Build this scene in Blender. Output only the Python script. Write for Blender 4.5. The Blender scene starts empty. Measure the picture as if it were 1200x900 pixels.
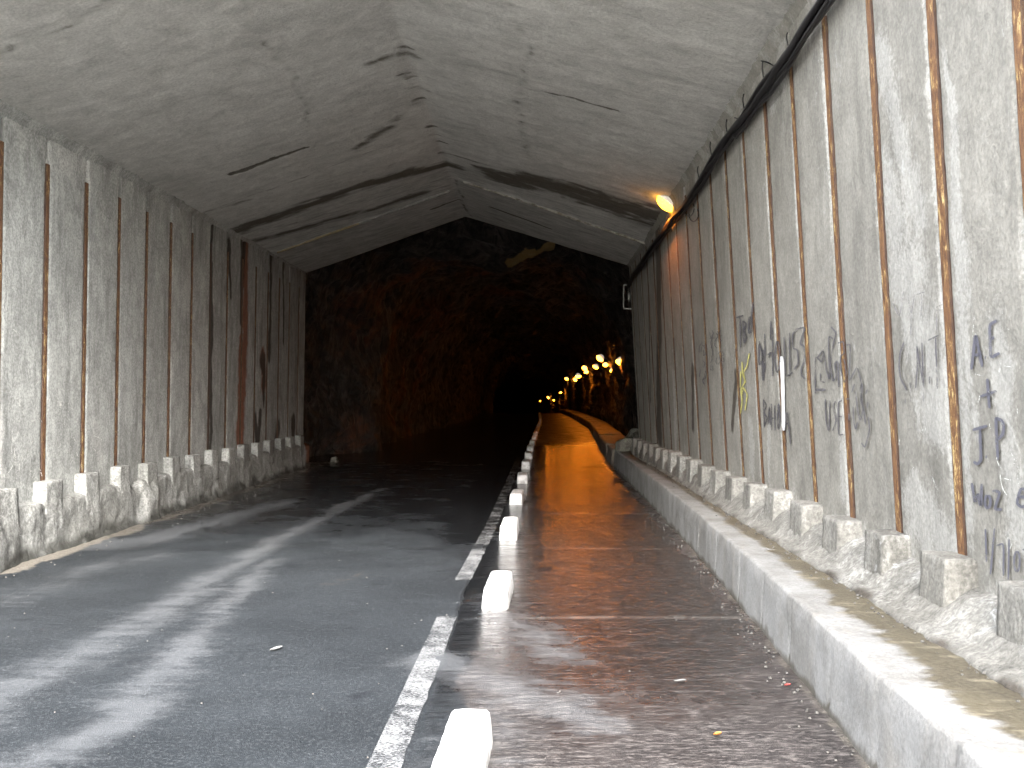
import bpy, math, random
from mathutils import Vector, noise, Matrix, Euler
random.seed(7)
R = math.radians
sc = bpy.context.scene
COL = sc.collection
VX, VY, F, CH = 620.0, 465.0, 1200.0, 1.6      # vanishing point, focal length in pixels, eye height

# ------------------------------------------------------------------ helpers
def lerp(a, b, t): return a + (b - a) * t
def clamp(v, a=0.0, b=1.0): return max(a, min(b, v))
def sm(a, b, v):
    t = clamp((v - a) / (b - a)) if b != a else 0.0
    return t * t * (3 - 2 * t)
def table(pts):
    def f(v):
        if v <= pts[0][0]: return pts[0][1]
        for (a, p), (b, q) in zip(pts, pts[1:]):
            if v <= b: return p + (q - p) * (v - a) / (b - a)
        return pts[-1][1]
    return f
def nz(x, y, z=0.0): return noise.noise(Vector((x, y, z)))
def fr(x, y, z=0.0, o=4): return noise.fractal(Vector((x, y, z)), 0.9, 2.1, o)
def segd(p, a, b):
    dx, dy = b[0] - a[0], b[1] - a[1]
    L = dx * dx + dy * dy
    t = clamp(((p[0] - a[0]) * dx + (p[1] - a[1]) * dy) / L) if L else 0
    return math.hypot(p[0] - a[0] - t * dx, p[1] - a[1] - t * dy), t
_bb = {}; _keep = []
def warp(p, a=.10, f=2.2):
    x, y = p
    return (x + a * nz(x * f, y * f, 1) + a * .45 * nz(x * f * 3.3, y * f * 3.3, 2) + a * .25 * nz(x * f * 9, y * f * 9, 3),
            y + a * nz(x * f, y * f, 7) + a * .45 * nz(x * f * 3.3, y * f * 3.3, 8) + a * .25 * nz(x * f * 9, y * f * 9, 9))
def poly_mask(p, pts, w0, w1=None):
    """soft mask around a polyline, width going from w0 to w1"""
    w1 = w0 if w1 is None else w1
    wm_ = max(w0, w1); px_, py_ = p
    bb = _bb.get(id(pts))
    if bb is None:
        bb = (min(q[0] for q in pts), max(q[0] for q in pts), min(q[1] for q in pts), max(q[1] for q in pts)); _bb[id(pts)] = bb; _keep.append(pts)
    if px_ < bb[0] - wm_ or px_ > bb[1] + wm_ or py_ < bb[2] - wm_ or py_ > bb[3] + wm_: return 0.0
    best = 0.0; n = len(pts) - 1
    for i in range(n):
        d, t = segd(p, pts[i], pts[i + 1])
        w = lerp(w0, w1, (i + t) / n)
        if d < w: best = max(best, 1 - d / w)
    return best

def tag(o, label=None, cat=None, group=None, kind=None):
    if label: o['label'] = label
    if cat: o['category'] = cat
    if group: o['group'] = group
    if kind: o['kind'] = kind
    return o
def empty(name, loc=(0, 0, 0), **k):
    o = bpy.data.objects.new(name, None); o.location = loc; o.empty_display_size = .2
    COL.objects.link(o); return tag(o, **k)
def mesh(name, verts, faces, mat, parent=None, attrs=None, smooth=True):
    me = bpy.data.meshes.new(name)
    me.from_pydata(verts, [], faces)
    if attrs:
        for an, vals in attrs.items():
            a = me.attributes.new(an, 'FLOAT', 'POINT')
            a.data.foreach_set('value', vals)
    me.materials.append(mat)
    if smooth: me.polygons.foreach_set('use_smooth', [True] * len(me.polygons))
    me.update()
    o = bpy.data.objects.new(name, me); COL.objects.link(o)
    if parent:
        o.parent = parent
        o.matrix_parent_inverse = Matrix.Translation(-Vector(parent.location)) if parent.type == 'EMPTY' and parent.parent is None else Matrix()
    return o
class MB:
    """collects shapes into one mesh"""
    def __init__(s): s.v = []; s.f = []; s.a = {}
    def add(s, v, f, **at):
        n = len(s.v); s.v += [tuple(p) for p in v]; s.f += [tuple(i + n for i in q) for q in f]
        for k in set(s.a) | set(at):
            s.a.setdefault(k, [0.0] * n)
            s.a[k] += list(at.get(k, [0.0] * len(v)))
    def grid(s, nu, nv, fn, flip=False, names=()):
        v = []; at = {k: [] for k in names}
        for i in range(nu):
            for j in range(nv):
                r = fn(i, j)
                v.append(r[:3])
                for k, val in zip(names, r[3:]): at[k].append(val)
        f = []
        for i in range(nu - 1):
            for j in range(nv - 1):
                q = (i * nv + j, (i + 1) * nv + j, (i + 1) * nv + j + 1, i * nv + j + 1)
                f.append(q[::-1] if flip else q)
        s.add(v, f, **at)
    def box(s, c, d, n=(1, 1, 1), amp=0.0, fq=6.0, bev=0.0, taper=(1, 1), seed=0.0, rot=0.0, **at):
        """box with subdivided, roughened faces; taper shrinks the top"""
        nx, ny, nzz = n
        v = []; idx = {}
        def P(i, j, k):
            key = (i, j, k)
            if key in idx: return idx[key]
            u = [i / nx * 2 - 1, j / ny * 2 - 1, k / nzz * 2 - 1]
            hs = [d[0] / 2, d[1] / 2, d[2] / 2]
            p = [u[0] * hs[0], u[1] * hs[1], u[2] * hs[2]]
            if bev:
                q = [max(-hs[m] + bev, min(hs[m] - bev, p[m])) for m in range(3)]
                dd = Vector((p[0] - q[0], p[1] - q[1], p[2] - q[2]))
                if dd.length > 1e-9:
                    dd = dd.normalized() * bev; p = [q[m] + dd[m] for m in range(3)]
            tt = (u[2] + 1) / 2
            p[0] *= lerp(1, taper[0], tt); p[1] *= lerp(1, taper[1], tt)
            if amp:
                w = Vector((p[0] + c[0], p[1] + c[1], p[2] + c[2] + seed)) * fq
                nn = noise.noise_vector(w) * amp + noise.noise_vector(w * 2.7) * amp * .4
                p = [p[0] + nn.x, p[1] + nn.y, p[2] + nn.z]
            if rot:
                p[0], p[1] = p[0] * math.cos(rot) - p[1] * math.sin(rot), p[0] * math.sin(rot) + p[1] * math.cos(rot)
            idx[key] = len(v); v.append((p[0] + c[0], p[1] + c[1], p[2] + c[2])); return idx[key]
        f = []
        for i in range(nx):
            for j in range(ny):
                f.append((P(i, j, 0), P(i, j + 1, 0), P(i + 1, j + 1, 0), P(i + 1, j, 0)))
                f.append((P(i, j, nzz), P(i + 1, j, nzz), P(i + 1, j + 1, nzz), P(i, j + 1, nzz)))
        for i in range(nx):
            for k in range(nzz):
                f.append((P(i, 0, k), P(i + 1, 0, k), P(i + 1, 0, k + 1), P(i, 0, k + 1)))
                f.append((P(i, ny, k), P(i, ny, k + 1), P(i + 1, ny, k + 1), P(i + 1, ny, k)))
        for j in range(ny):
            for k in range(nzz):
                f.append((P(0, j, k), P(0, j, k + 1), P(0, j + 1, k + 1), P(0, j + 1, k)))
                f.append((P(nx, j, k), P(nx, j + 1, k), P(nx, j + 1, k + 1), P(nx, j, k + 1)))
        s.add(v, f, **{k: [val] * len(v) for k, val in at.items()})
    def tube(s, pts, r, sides=7):
        pts = [Vector(p) for p in pts]; v = []; f = []; n = len(pts)
        up = Vector((0.13, 0.21, 0.97))
        for i, p in enumerate(pts):
            t = (pts[min(i + 1, n - 1)] - pts[max(i - 1, 0)]).normalized()
            a = t.cross(up)
            if a.length < .05: a = t.cross(Vector((1, 0, 0)))
            a.normalize(); b = t.cross(a)
            rr = r[i] if isinstance(r, (list, tuple)) else r
            for k in range(sides):
                an = 2 * math.pi * k / sides
                v.append(p + a * math.cos(an) * rr + b * math.sin(an) * rr)
        for i in range(n - 1):
            for k in range(sides):
                k2 = (k + 1) % sides
                f.append((i * sides + k, (i + 1) * sides + k, (i + 1) * sides + k2, i * sides + k2))
        f.append(tuple(range(sides))); f.append(tuple(reversed(range((n - 1) * sides, n * sides))))
        s.add(v, f)
    def build(s, name, mat, parent=None, smooth=True, **k):
        o = mesh(name, s.v, s.f, mat, parent, s.a or None, smooth)
        return tag(o, **k) if k else o

# ------------------------------------------------------------------ materials
class NT:
    def __init__(s, name):
        s.m = bpy.data.materials.new(name); s.m.use_nodes = True
        s.t = s.m.node_tree; s.t.nodes.clear()
        s.out = s.n('ShaderNodeOutputMaterial'); s.b = s.n('ShaderNodeBsdfPrincipled')
        s.t.links.new(s.b.outputs[0], s.out.inputs[0])
        s.pos = s.n('ShaderNodeNewGeometry').outputs['Position']
    def n(s, ty, **kw):
        x = s.t.nodes.new(ty)
        for k, v in kw.items(): setattr(x, k, v)
        return x
    def set(s, sock, v):
        if isinstance(v, bpy.types.NodeSocket): s.t.links.new(v, sock)
        elif v is not None:
            if isinstance(v, tuple) and len(v) == 3 and sock.type == 'RGBA': v = (*v, 1)
            sock.default_value = v
    def mapping(s, scale, loc=(0, 0, 0), rot=(0, 0, 0)):
        m = s.n('ShaderNodeMapping'); s.t.links.new(s.pos, m.inputs[0])
        m.inputs['Scale'].default_value = scale; m.inputs['Location'].default_value = loc; m.inputs['Rotation'].default_value = rot
        return m.outputs[0]
    def noise(s, scale=1.0, vec=None, detail=6, rough=.55, dist=0.0, loc=(0, 0, 0)):
        x = s.n('ShaderNodeTexNoise')
        if isinstance(scale, tuple): vec = s.mapping(scale, loc); scale = 1.0
        elif vec is None: vec = s.mapping((1, 1, 1), loc)
        s.t.links.new(vec, x.inputs['Vector'])
        x.inputs['Scale'].default_value = scale; x.inputs['Detail'].default_value = detail
        x.inputs['Roughness'].default_value = rough; x.inputs['Distortion'].default_value = dist
        return x.outputs[0]
    def vor(s, scale, feature='F1', rnd=1.0):
        x = s.n('ShaderNodeTexVoronoi', feature=feature); s.t.links.new(s.pos, x.inputs['Vector'])
        x.inputs['Scale'].default_value = scale; x.inputs['Randomness'].default_value = rnd
        return x.outputs['Distance']
    def ramp(s, v, a, b, lo=0.0, hi=1.0):
        x = s.n('ShaderNodeMapRange', interpolation_type='SMOOTHSTEP'); s.set(x.inputs[0], v)
        for i, q in zip((1, 2, 3, 4), (a, b, lo, hi)): x.inputs[i].default_value = q
        return x.outputs[0]
    def math(s, op, a, b=0.0, c=None):
        x = s.n('ShaderNodeMath', operation=op); s.set(x.inputs[0], a); s.set(x.inputs[1], b)
        if c is not None: s.set(x.inputs[2], c)
        return x.outputs[0]
    def mix(s, f, a, b, mode='MIX'):
        x = s.n('ShaderNodeMix', data_type='RGBA', blend_type=mode)
        s.set(x.inputs[0], f); s.set(x.inputs[6], a); s.set(x.inputs[7], b); return x.outputs[2]
    def attr(s, name): return s.n('ShaderNodeAttribute', attribute_name=name).outputs['Fac']
    def bump(s, h, dist, strength=1.0, prev=None):
        x = s.n('ShaderNodeBump'); s.set(x.inputs['Height'], h); x.inputs['Distance'].default_value = dist
        x.inputs['Strength'].default_value = strength
        if prev is not None: s.t.links.new(prev, x.inputs['Normal'])
        return x.outputs[0]
    def done(s, col=None, rough=None, nrm=None, **kw):
        if col is not None: s.set(s.b.inputs['Base Color'], col)
        if rough is not None: s.set(s.b.inputs['Roughness'], rough)
        if nrm is not None: s.set(s.b.inputs['Normal'], nrm)
        for k, v in kw.items(): s.set(s.b.inputs[k.replace('_', ' ')], v)
        return s.m

def concrete(name, c1, c2, streak=(3.4, 3.4, .55), streak_amt=.6, white_amt=.6, dirt=(.06, .05, .04), fine=.35, bump=.006, rough=.85, m2r=(.86, 1.10)):
    t = NT(name)
    tone = t.attr('tone'); stain = t.attr('stain'); rust = t.attr('rust'); white = t.attr('white'); grn = t.attr('aged')
    big = t.noise(.55, detail=5, rough=.6, dist=.6)
    mid = t.noise(3.1, detail=8, rough=.65, dist=.8)
    st = t.noise(streak, detail=7, rough=.62, dist=.35)
    st2 = t.noise(tuple(q * 2.6 for q in streak), detail=5, rough=.6, loc=(3, 5, 1))
    fi = t.noise(38, detail=5, rough=.7)
    col = t.mix(t.ramp(big, .35, .65), c1, c2)
    col = t.mix(t.math('MULTIPLY', t.ramp(mid, .42, .72), .28), col, tuple(min(1, q * 1.35) for q in c1))
    col = t.mix(t.math('MULTIPLY', t.ramp(mid, .52, .3), .30), col, tuple(q * .62 for q in c2))
    # vertical dirt runs, and pale lime runs
    sfac = t.math('MULTIPLY', t.ramp(st, .5, .72), streak_amt)
    sfac = t.math('ADD', sfac, t.math('MULTIPLY', grn, t.ramp(st2, .42, .66)))
    col = t.mix(t.math('MINIMUM', sfac, .9), col, tuple(q * .42 for q in c2))
    col = t.mix(t.math('MULTIPLY', t.ramp(st2, .58, .78), .4 * white_amt), col, (.44, .435, .41))
    wf = t.ramp(t.noise(6.3, detail=9, rough=.72, dist=1.2), .56, .66)
    big2 = t.ramp(t.noise(.9, detail=3, loc=(9, 2, 4)), .5, .7)
    wf = t.math('MULTIPLY', t.math('MULTIPLY', wf, big2), white_amt)
    col = t.mix(wf, col, (.44, .44, .43))
    br = t.math('ADD', t.math('MULTIPLY', t.math('SUBTRACT', mid, .5), 1.4), t.math('MULTIPLY', t.math('SUBTRACT', fi, .5), .8))
    wm = t.ramp(t.math('ADD', white, t.math('MULTIPLY', br, 1.5)), .25, .95)
    wm = t.math('MULTIPLY', wm, t.ramp(white, .02, .25))
    col = t.mix(t.math('MULTIPLY', wm, .42), col, (.46, .455, .435))
    rm = t.math('MULTIPLY', t.ramp(t.math('ADD', rust, br), .3, .8), t.ramp(rust, .02, .2))
    col = t.mix(t.math('MULTIPLY', rm, .9), col, (.17, .05, .018))
    dm = t.math('MULTIPLY', t.ramp(t.math('ADD', stain, t.math('MULTIPLY', br, .8)), .25, .8), t.ramp(stain, .02, .2))
    col = t.mix(t.math('MULTIPLY', dm, .92), col, dirt)
    m2 = t.noise((6, 6, 3.2), detail=9, rough=.75, dist=.5, loc=(1, 7, 3))
    col = t.mix(1.0, col, t.mix(t.ramp(m2, .34, .66), (m2r[0],) * 3, (m2r[1],) * 3), 'MULTIPLY')
    col = t.mix(1.0, col, t.mix(t.ramp(fi, .32, .68), (1 - fine * 1.3,) * 3, (1 + fine * .8,) * 3), 'MULTIPLY')
    pit = t.ramp(t.vor(23), .12, .05); pit = t.math('MULTIPLY', pit, t.ramp(t.noise(4), .5, .62))
    col = t.mix(t.math('MULTIPLY', pit, .5), col, tuple(q * .35 for q in c2))
    sp = t.ramp(t.noise(120, detail=2), .68, .78)
    col = t.mix(t.math('MULTIPLY', sp, .45), col, tuple(q * .3 for q in c2))
    hv = t.n('ShaderNodeHueSaturation'); t.set(hv.inputs['Color'], col); t.set(hv.inputs['Value'], t.math('ADD', 1.0, tone))
    n1 = t.bump(t.math('ADD', t.math('MULTIPLY', st, .8), mid), bump * 3, .7)
    n2 = t.bump(fi, bump, .8, n1)
    return t.done(hv.outputs[0], rough, n2, Specular_IOR_Level=.25)

M = {}
M['wall_r'] = concrete('concrete_wall_pale', (.288, .276, .248), (.238, .228, .204), streak_amt=.4, white_amt=.7, fine=.15, m2r=(.90, 1.08))
M['wall_l'] = concrete('concrete_wall_grey', (.385, .393, .375), (.295, .30, .285), streak_amt=.6, white_amt=1.1, dirt=(.03, .025, .02), fine=.24, m2r=(.80, 1.14))
M['roof'] = concrete('concrete_roof_face', (.54, .534, .505), (.47, .463, .435), streak=(.9, 3.6, .5), streak_amt=.22, white_amt=.25, dirt=(.075, .065, .048), fine=.13, bump=.005, m2r=(.90, 1.06))
M['ledge_r'] = concrete('concrete_ledge_pale', (.25, .242, .222), (.19, .182, .163), streak=(5, 5, 1.5), streak_amt=.6, white_amt=1.1, fine=.25, bump=.012)
M['ledge_l'] = concrete('concrete_ledge_grey', (.34, .345, .33), (.22, .22, .205), streak=(6, 6, 1.2), streak_amt=.9, white_amt=.9, dirt=(.03, .03, .025), fine=.3, bump=.015)
M['core'] = concrete('concrete_core', (.12, .115, .1), (.08, .08, .07))

def kerb_mat():
    t = NT('whitewashed_kerb')
    al = t.attr('algae'); dk = t.attr('stain')
    n1 = t.noise(2.2, detail=8, rough=.65, dist=.6); n2 = t.noise((9, 4, 1.1), detail=6, rough=.6); fi = t.noise(45, detail=5, rough=.7)
    ny = t.noise((3, 11, 3), detail=6, rough=.62)
    c = t.mix(t.ramp(n1, .35, .65), (.265, .262, .255), (.185, .18, .17))
    c = t.mix(t.math('MULTIPLY', t.ramp(n2, .52, .75), .5), c, (.27, .25, .22))
    a = t.ramp(t.math('ADD', al, t.math('MULTIPLY', t.math('SUBTRACT', ny, .5), 1.1)), .38, .62)
    ac = t.mix(t.ramp(n1, .3, .7), (.105, .09, .058), (.06, .05, .036))
    ac = t.mix(t.ramp(fi, .35, .65), ac, (.12, .105, .075))
    ac = t.mix(t.math('MULTIPLY', t.ramp(ny, .56, .68), .5), ac, (.34, .30, .22))
    c = t.mix(a, c, ac)
    d = t.ramp(t.math('ADD', dk, t.math('MULTIPLY', t.math('SUBTRACT', n1, .5), .9)), .3, .7)
    c = t.mix(t.math('MULTIPLY', d, .8), c, (.07, .06, .045))
    c = t.mix(1.0, c, t.mix(t.ramp(fi, .3, .7), (.8,) * 3, (1.1,) * 3), 'MULTIPLY')
    return t.done(c, t.ramp(a, 0, 1, .8, .45), t.bump(fi, .006, .8, t.bump(n1, .02, .6)), Specular_IOR_Level=.35)
M['kerb'] = kerb_mat()

def road_mat():
    t = NT('wet_asphalt')
    dust = t.attr('dust'); wet = t.attr('wet'); lane = t.attr('lane'); grav = t.attr('gravel'); tan = t.attr('tan'); joint = t.attr('joint')
    fi = t.noise(85, detail=4, rough=.75); mid = t.noise(4.5, detail=8, rough=.68, dist=.7); big = t.noise(.8, detail=5, rough=.6)
    sx = t.noise((4, 22, 1), detail=6, rough=.65)          # texture drawn across the lane
    agg = t.vor(150)
    a = t.mix(t.ramp(big, .35, .65), (.022, .0255, .029), (.0135, .016, .0185))
    a = t.mix(t.math('MULTIPLY', t.ramp(fi, .55, .72), .75), a, (.12, .13, .14))
    b = t.mix(t.ramp(mid, .35, .65), (.047, .042, .041), (.025, .0225, .0225))
    b = t.mix(t.math('MULTIPLY', t.ramp(sx, .52, .66), .6), b, (.15, .138, .13))
    b = t.mix(t.math('MULTIPLY', t.ramp(t.noise((25, 80, 1), detail=3, rough=.7), .62, .72), .6), b, (.30, .28, .26))
    b = t.mix(t.math('MULTIPLY', t.ramp(t.noise((14, 46, 1), detail=6, rough=.8), .5, .62), .7), b, (.20, .18, .17))
    a = t.mix(t.math('MULTIPLY', t.ramp(t.noise(38, detail=5, rough=.85, loc=(4, 4, 4)), .5, .66), .6), a, (.085, .09, .095))
    a = t.mix(t.ramp(t.noise(2.2, detail=8, rough=.7, loc=(8, 1, 0)), .42, .3), a, (.014, .016, .019))
    c = t.mix(t.ramp(t.math('ADD', lane, t.math('MULTIPLY', t.math('SUBTRACT', mid, .5), .5)), .4, .6), a, b)
    br = t.math('MULTIPLY', t.math('SUBTRACT', t.noise(7, detail=9, rough=.75, dist=.5), .5), 1.1)
    brf = t.math('MULTIPLY', t.math('SUBTRACT', fi, .5), .9)
    brs = t.math('MULTIPLY', t.math('SUBTRACT', t.noise((1.6, 9, 1), detail=8, rough=.75, dist=.4, loc=(2, 2, 2)), .5), 1.6)
    d = t.ramp(t.math('ADD', dust, t.math('ADD', brs, t.math('ADD', br, brf))), .2, 1.15)
    d = t.math('MULTIPLY', d, t.ramp(dust, .0, .35))
    c = t.mix(t.math('MULTIPLY', d, .34), c, (.165, .17, .178))
    sp = t.ramp(agg, .16, .06)
    sp = t.math('MULTIPLY', sp, t.ramp(t.noise(9, detail=3), .5, .7))
    c = t.mix(t.math('MULTIPLY', sp, .5), c, (.42, .42, .42))
    g = t.ramp(t.math('ADD', grav, br), .3, .7)
    c = t.mix(g, c, t.mix(t.ramp(fi, .4, .6), (.09, .08, .065), (.24, .22, .19)))
    c = t.mix(t.math('MULTIPLY', t.ramp(t.math('ADD', tan, br), .3, .8), t.ramp(tan, 0, .3)), c, (.16, .12, .075))
    c = t.mix(t.math('MULTIPLY', joint, t.ramp(mid, .35, .55)), c, (.33, .31, .28))
    w = t.ramp(t.math('ADD', wet, t.math('MULTIPLY', t.math('SUBTRACT', t.noise(1.6, detail=6, rough=.65), .5), .8)), .22, .80)
    w = t.math('MULTIPLY', w, t.math('SUBTRACT', 1.0, t.math('MULTIPLY', d, .7)))
    c = t.mix(t.math('MULTIPLY', w, .85), c, t.mix(1.0, c, (.30, .28, .28), 'MULTIPLY'))
    rb = t.ramp(sx, .45, .65, .09, .2)
    r = t.mix(w, (.62,) * 3, rb)
    r = t.math('ADD', r, t.math('MULTIPLY', d, .15))
    h = t.math('ADD', t.math('MULTIPLY', fi, .5), t.math('MULTIPLY', agg, .4))
    nb = t.n('ShaderNodeBump'); t.set(nb.inputs['Height'], h); nb.inputs['Distance'].default_value = .006
    t.set(nb.inputs['Strength'], t.ramp(w, 0, 1, .9, .10))
    nb2 = t.n('ShaderNodeBump'); t.set(nb2.inputs['Height'], t.math('ADD', sx, t.math('MULTIPLY', t.noise((2.2, 5.5, 1), detail=4, rough=.6, loc=(5, 5, 5)), 1.6))); nb2.inputs['Distance'].default_value = .022
    t.set(nb2.inputs['Strength'], t.ramp(w, 0, 1, .3, .85)); t.t.links.new(nb.outputs[0], nb2.inputs['Normal'])
    return t.done(c, r, nb2.outputs[0], Specular_IOR_Level=t.ramp(w, 0, 1, .12, .6))
M['road'] = road_mat()

def line_mat():
    t = NT('worn_road_paint')
    fi = t.noise((50, 130, 10), detail=5, rough=.75); mid = t.noise(5, detail=7, rough=.7)
    wear = t.attr('wear')
    k = t.ramp(t.math('ADD', t.math('ADD', t.math('MULTIPLY', fi, .9), t.math('MULTIPLY', mid, .5)), wear), .72, .86)
    c = t.mix(k, (.18, .183, .187), (.05, .052, .055))
    tr = t.n('ShaderNodeBsdfTransparent'); mx = t.n('ShaderNodeMixShader')
    t.t.links.new(k, mx.inputs[0]); t.t.links.new(t.b.outputs[0], mx.inputs[1]); t.t.links.new(tr.outputs[0], mx.inputs[2])
    t.t.links.new(mx.outputs[0], t.out.inputs[0])
    return t.done(c, .7, t.bump(fi, .003, .8))
M['line'] = line_mat()

def paint_mat(name, col, keep=.5, soft=.1, rough=.7):
    t = NT(name)
    fi = t.noise(60, detail=5, rough=.75); mid = t.noise(9, detail=4, rough=.6)
    k = t.ramp(t.math('ADD', t.math('MULTIPLY', fi, .6), t.math('MULTIPLY', mid, .5)), keep, keep + soft)
    tr = t.n('ShaderNodeBsdfTransparent'); mx = t.n('ShaderNodeMixShader')
    t.t.links.new(k, mx.inputs[0]); t.t.links.new(t.b.outputs[0], mx.inputs[1]); t.t.links.new(tr.outputs[0], mx.inputs[2])
    t.t.links.new(mx.outputs[0], t.out.inputs[0])
    return t.done(col, rough)
M['spray'] = paint_mat('grey_blue_spray_paint', (.10, .10, .125), .56, .18)
M['spray_thin'] = paint_mat('faded_spray_paint', (.10, .095, .105), .50, .2)
M['spray_fade'] = paint_mat('very_faded_paint', (.2, .19, .2), .46, .2)
M['yellow_paint'] = paint_mat('yellow_paint', (.62, .58, .18), .55, .15)
M['white_spray'] = paint_mat('white_paint_run', (.8, .8, .82), .66, .1)
M['scratch'] = paint_mat('pale_scratches', (.60, .60, .57), .47, .12)

def block_mat():
    t = NT('white_painted_block')
    n1 = t.noise(9, detail=6, rough=.65); fi = t.noise(60, detail=4, rough=.7)
    c = t.mix(t.ramp(n1, .45, .7), (.70, .70, .70), (.34, .335, .33))
    sep = t.n('ShaderNodeSeparateXYZ'); t.t.links.new(t.pos, sep.inputs[0])
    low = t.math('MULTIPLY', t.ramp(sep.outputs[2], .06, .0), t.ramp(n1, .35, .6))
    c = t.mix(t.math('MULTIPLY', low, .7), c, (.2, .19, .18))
    c = t.mix(t.ramp(t.attr('groove'), .2, .8), c, (.25, .25, .25))
    return t.done(c, .55, t.bump(fi, .004, .7))
M['block'] = block_mat()

def rust_mat():
    t = NT('rusty_steel')
    tn = t.attr('tone')
    a = t.noise((28, 28, 9), detail=6, rough=.75, dist=1.0); b = t.noise(3.0, detail=4); fi = t.noise(110, detail=3, rough=.7)
    c = t.mix(t.ramp(a, .38, .6), (.085, .038, .018), (.22, .11, .04))
    y = t.math('MULTIPLY', t.ramp(a, .53, .62), t.ramp(b, .40, .55))
    c = t.mix(t.math('MULTIPLY', y, .8), c, (.62, .48, .22))
    c = t.mix(t.math('MULTIPLY', t.ramp(b, .55, .35), .5), c, (.15, .075, .04))
    c = t.mix(t.ramp(fi, .55, .7), c, (.06, .03, .015))
    c = t.mix(t.ramp(tn, 0, 1), c, (.035, .018, .012))
    return t.done(c, .8, t.bump(a, .006, .9, t.bump(fi, .002, .8)))
M['rust'] = rust_mat()

def rock_mat():
    t = NT('blasted_rock')
    n1 = t.noise(.45, detail=7, rough=.65, dist=1.0); n2 = t.noise((3.5, 3.5, 1.3), detail=8, rough=.7, dist=1.2)
    n3 = t.noise(16, detail=6, rough=.7); v = t.vor(2.2, 'DISTANCE_TO_EDGE')
    ch = t.attr('ochre'); yel = t.attr('yellow')
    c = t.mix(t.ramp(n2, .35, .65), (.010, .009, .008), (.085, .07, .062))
    red = t.ramp(t.math('ADD', t.math('MULTIPLY', n1, .8), t.math('MULTIPLY', ch, .30)), .50, .62)  # redder where the mask imitates orange lamp light on the rock
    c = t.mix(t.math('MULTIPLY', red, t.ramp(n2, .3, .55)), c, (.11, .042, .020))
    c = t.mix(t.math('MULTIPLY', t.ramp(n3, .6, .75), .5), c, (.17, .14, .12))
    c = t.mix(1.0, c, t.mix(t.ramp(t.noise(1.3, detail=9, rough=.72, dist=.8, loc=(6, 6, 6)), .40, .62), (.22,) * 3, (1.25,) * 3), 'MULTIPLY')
    c = t.mix(t.ramp(t.math('ADD', yel, t.math('MULTIPLY', t.math('SUBTRACT', n2, .5), .8)), .45, .6), c, (.36, .25, .10))
    return t.done(c, t.ramp(n2, .3, .7, .75, .4), t.bump(n3, .05, 1.0, t.bump(n2, .22, 1.0)), Specular_IOR_Level=.4)
M['rock'] = rock_mat()

def plain(name, col, rough=.6, metal=0.0, bumpd=.002, emis=None, es=0):
    t = NT(name)
    n1 = t.noise(30, detail=5, rough=.7)
    c = t.mix(t.ramp(n1, .35, .7), col, tuple(q * .6 for q in col))
    if emis:
        t.set(t.b.inputs['Emission Color'], emis); t.b.inputs['Emission Strength'].default_value = es
    return t.done(c, rough, t.bump(n1, bumpd, .6), Metallic=metal)
M['cable'] = plain('black_rubber', (.018, .017, .018), .5)
M['steel'] = plain('dull_galvanised_steel', (.22, .22, .21), .5, .6)
M['hood'] = plain('glowing_white_enamel', (.8, .78, .74), .4, emis=(1, .86, .66, 1), es=.05)  # faint emission stands in for light falling on and through the hood
M['lens'] = plain('lit_sodium_lens', (.9, .6, .2), .4, emis=(1.0, .25, .008, 1), es=7)
M['lens_far'] = plain('lit_sodium_lens_dim', (.9, .6, .2), .4, emis=(1.0, .42, .02, 1), es=1.6)
M['ground'] = plain('outdoor_gravel_ground', (.45, .44, .41), .9, bumpd=.02)
M['hill'] = plain('hill_rock', (.22, .2, .16), .9, bumpd=.1)
M['scrap'] = plain('pale_scrap', (.26, .26, .25), .6)
M['leaf_orange'] = plain('orange_leaf', (.5, .22, .05), .6)
M['red_scrap'] = plain('red_scrap', (.5, .08, .07), .6)
M['grit'] = plain('grit', (.12, .115, .105), .9)
M['stone'] = concrete('loose_stone', (.20, .20, .17), (.11, .105, .09), fine=.35)

# ------------------------------------------------------------------ geometry tables (metres, y = distance from the camera)
S = .925
Y0 = -1.2                                              # reference start of road and walkway, behind the camera
RB0, LB0 = 5.45, 10.5                                  # a reference rail on each wall
YR, YL, YC = 21.45, 23.2, 22.0                         # where right wall, left wall and ridge end
XR = lambda z: 2.30 - .058 * (z - .77)
XL = lambda z, y=10: -4.98 + .016 * (z - .75) - .012 * max(0, min(y, 24) - 12)
eaveL = table([(0, 4.28), (9.6, 4.30), (23.3, 4.45)])
eaveR = table([(0, 4.62), (8.2, 4.61), (11.7, 4.53), (14.2, 4.50), (18, 4.37), (22, 4.35)])
RIDX, RIDZ = -1.37, 5.48
K = table([(-2, 1.40), (4.4, 1.47), (6.8, 1.58), (11, 1.72), (16, 1.81), (20, 1.86), (23.5, 1.90)])          # kerb face
IN = table([(-2, 1.95), (4.7, 1.966), (7, 2.0), (11, 2.04), (14, 2.09), (22, 2.14)])                          # foot of the right ledge
BLK = table([(3.9, -.30), (7.5, -.26), (11, -.24), (15, -.2), (18.8, -.125), (22.7, -.07), (27, 0), (31, .03), (37, .18), (46, .34), (58, .60), (68, .76), (100, 1.0)])
LINE = table([(-2, -.64), (4.4, -.625), (7.1, -.595), (8.7, -.58), (12.4, -.47), (18, -.38), (24, -.30), (40, -.0), (60, .3), (100, .7)])
TK = table([(24, 1.90), (28, 1.99), (40, 2.5), (51, 2.95), (70, 3.15), (95, 3.25), (110, 3.4)])
def floor_z(y): return 0.0 if y < 92 else -((y - 92) ** 2) / 4200 - (y - 92) * .006
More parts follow.
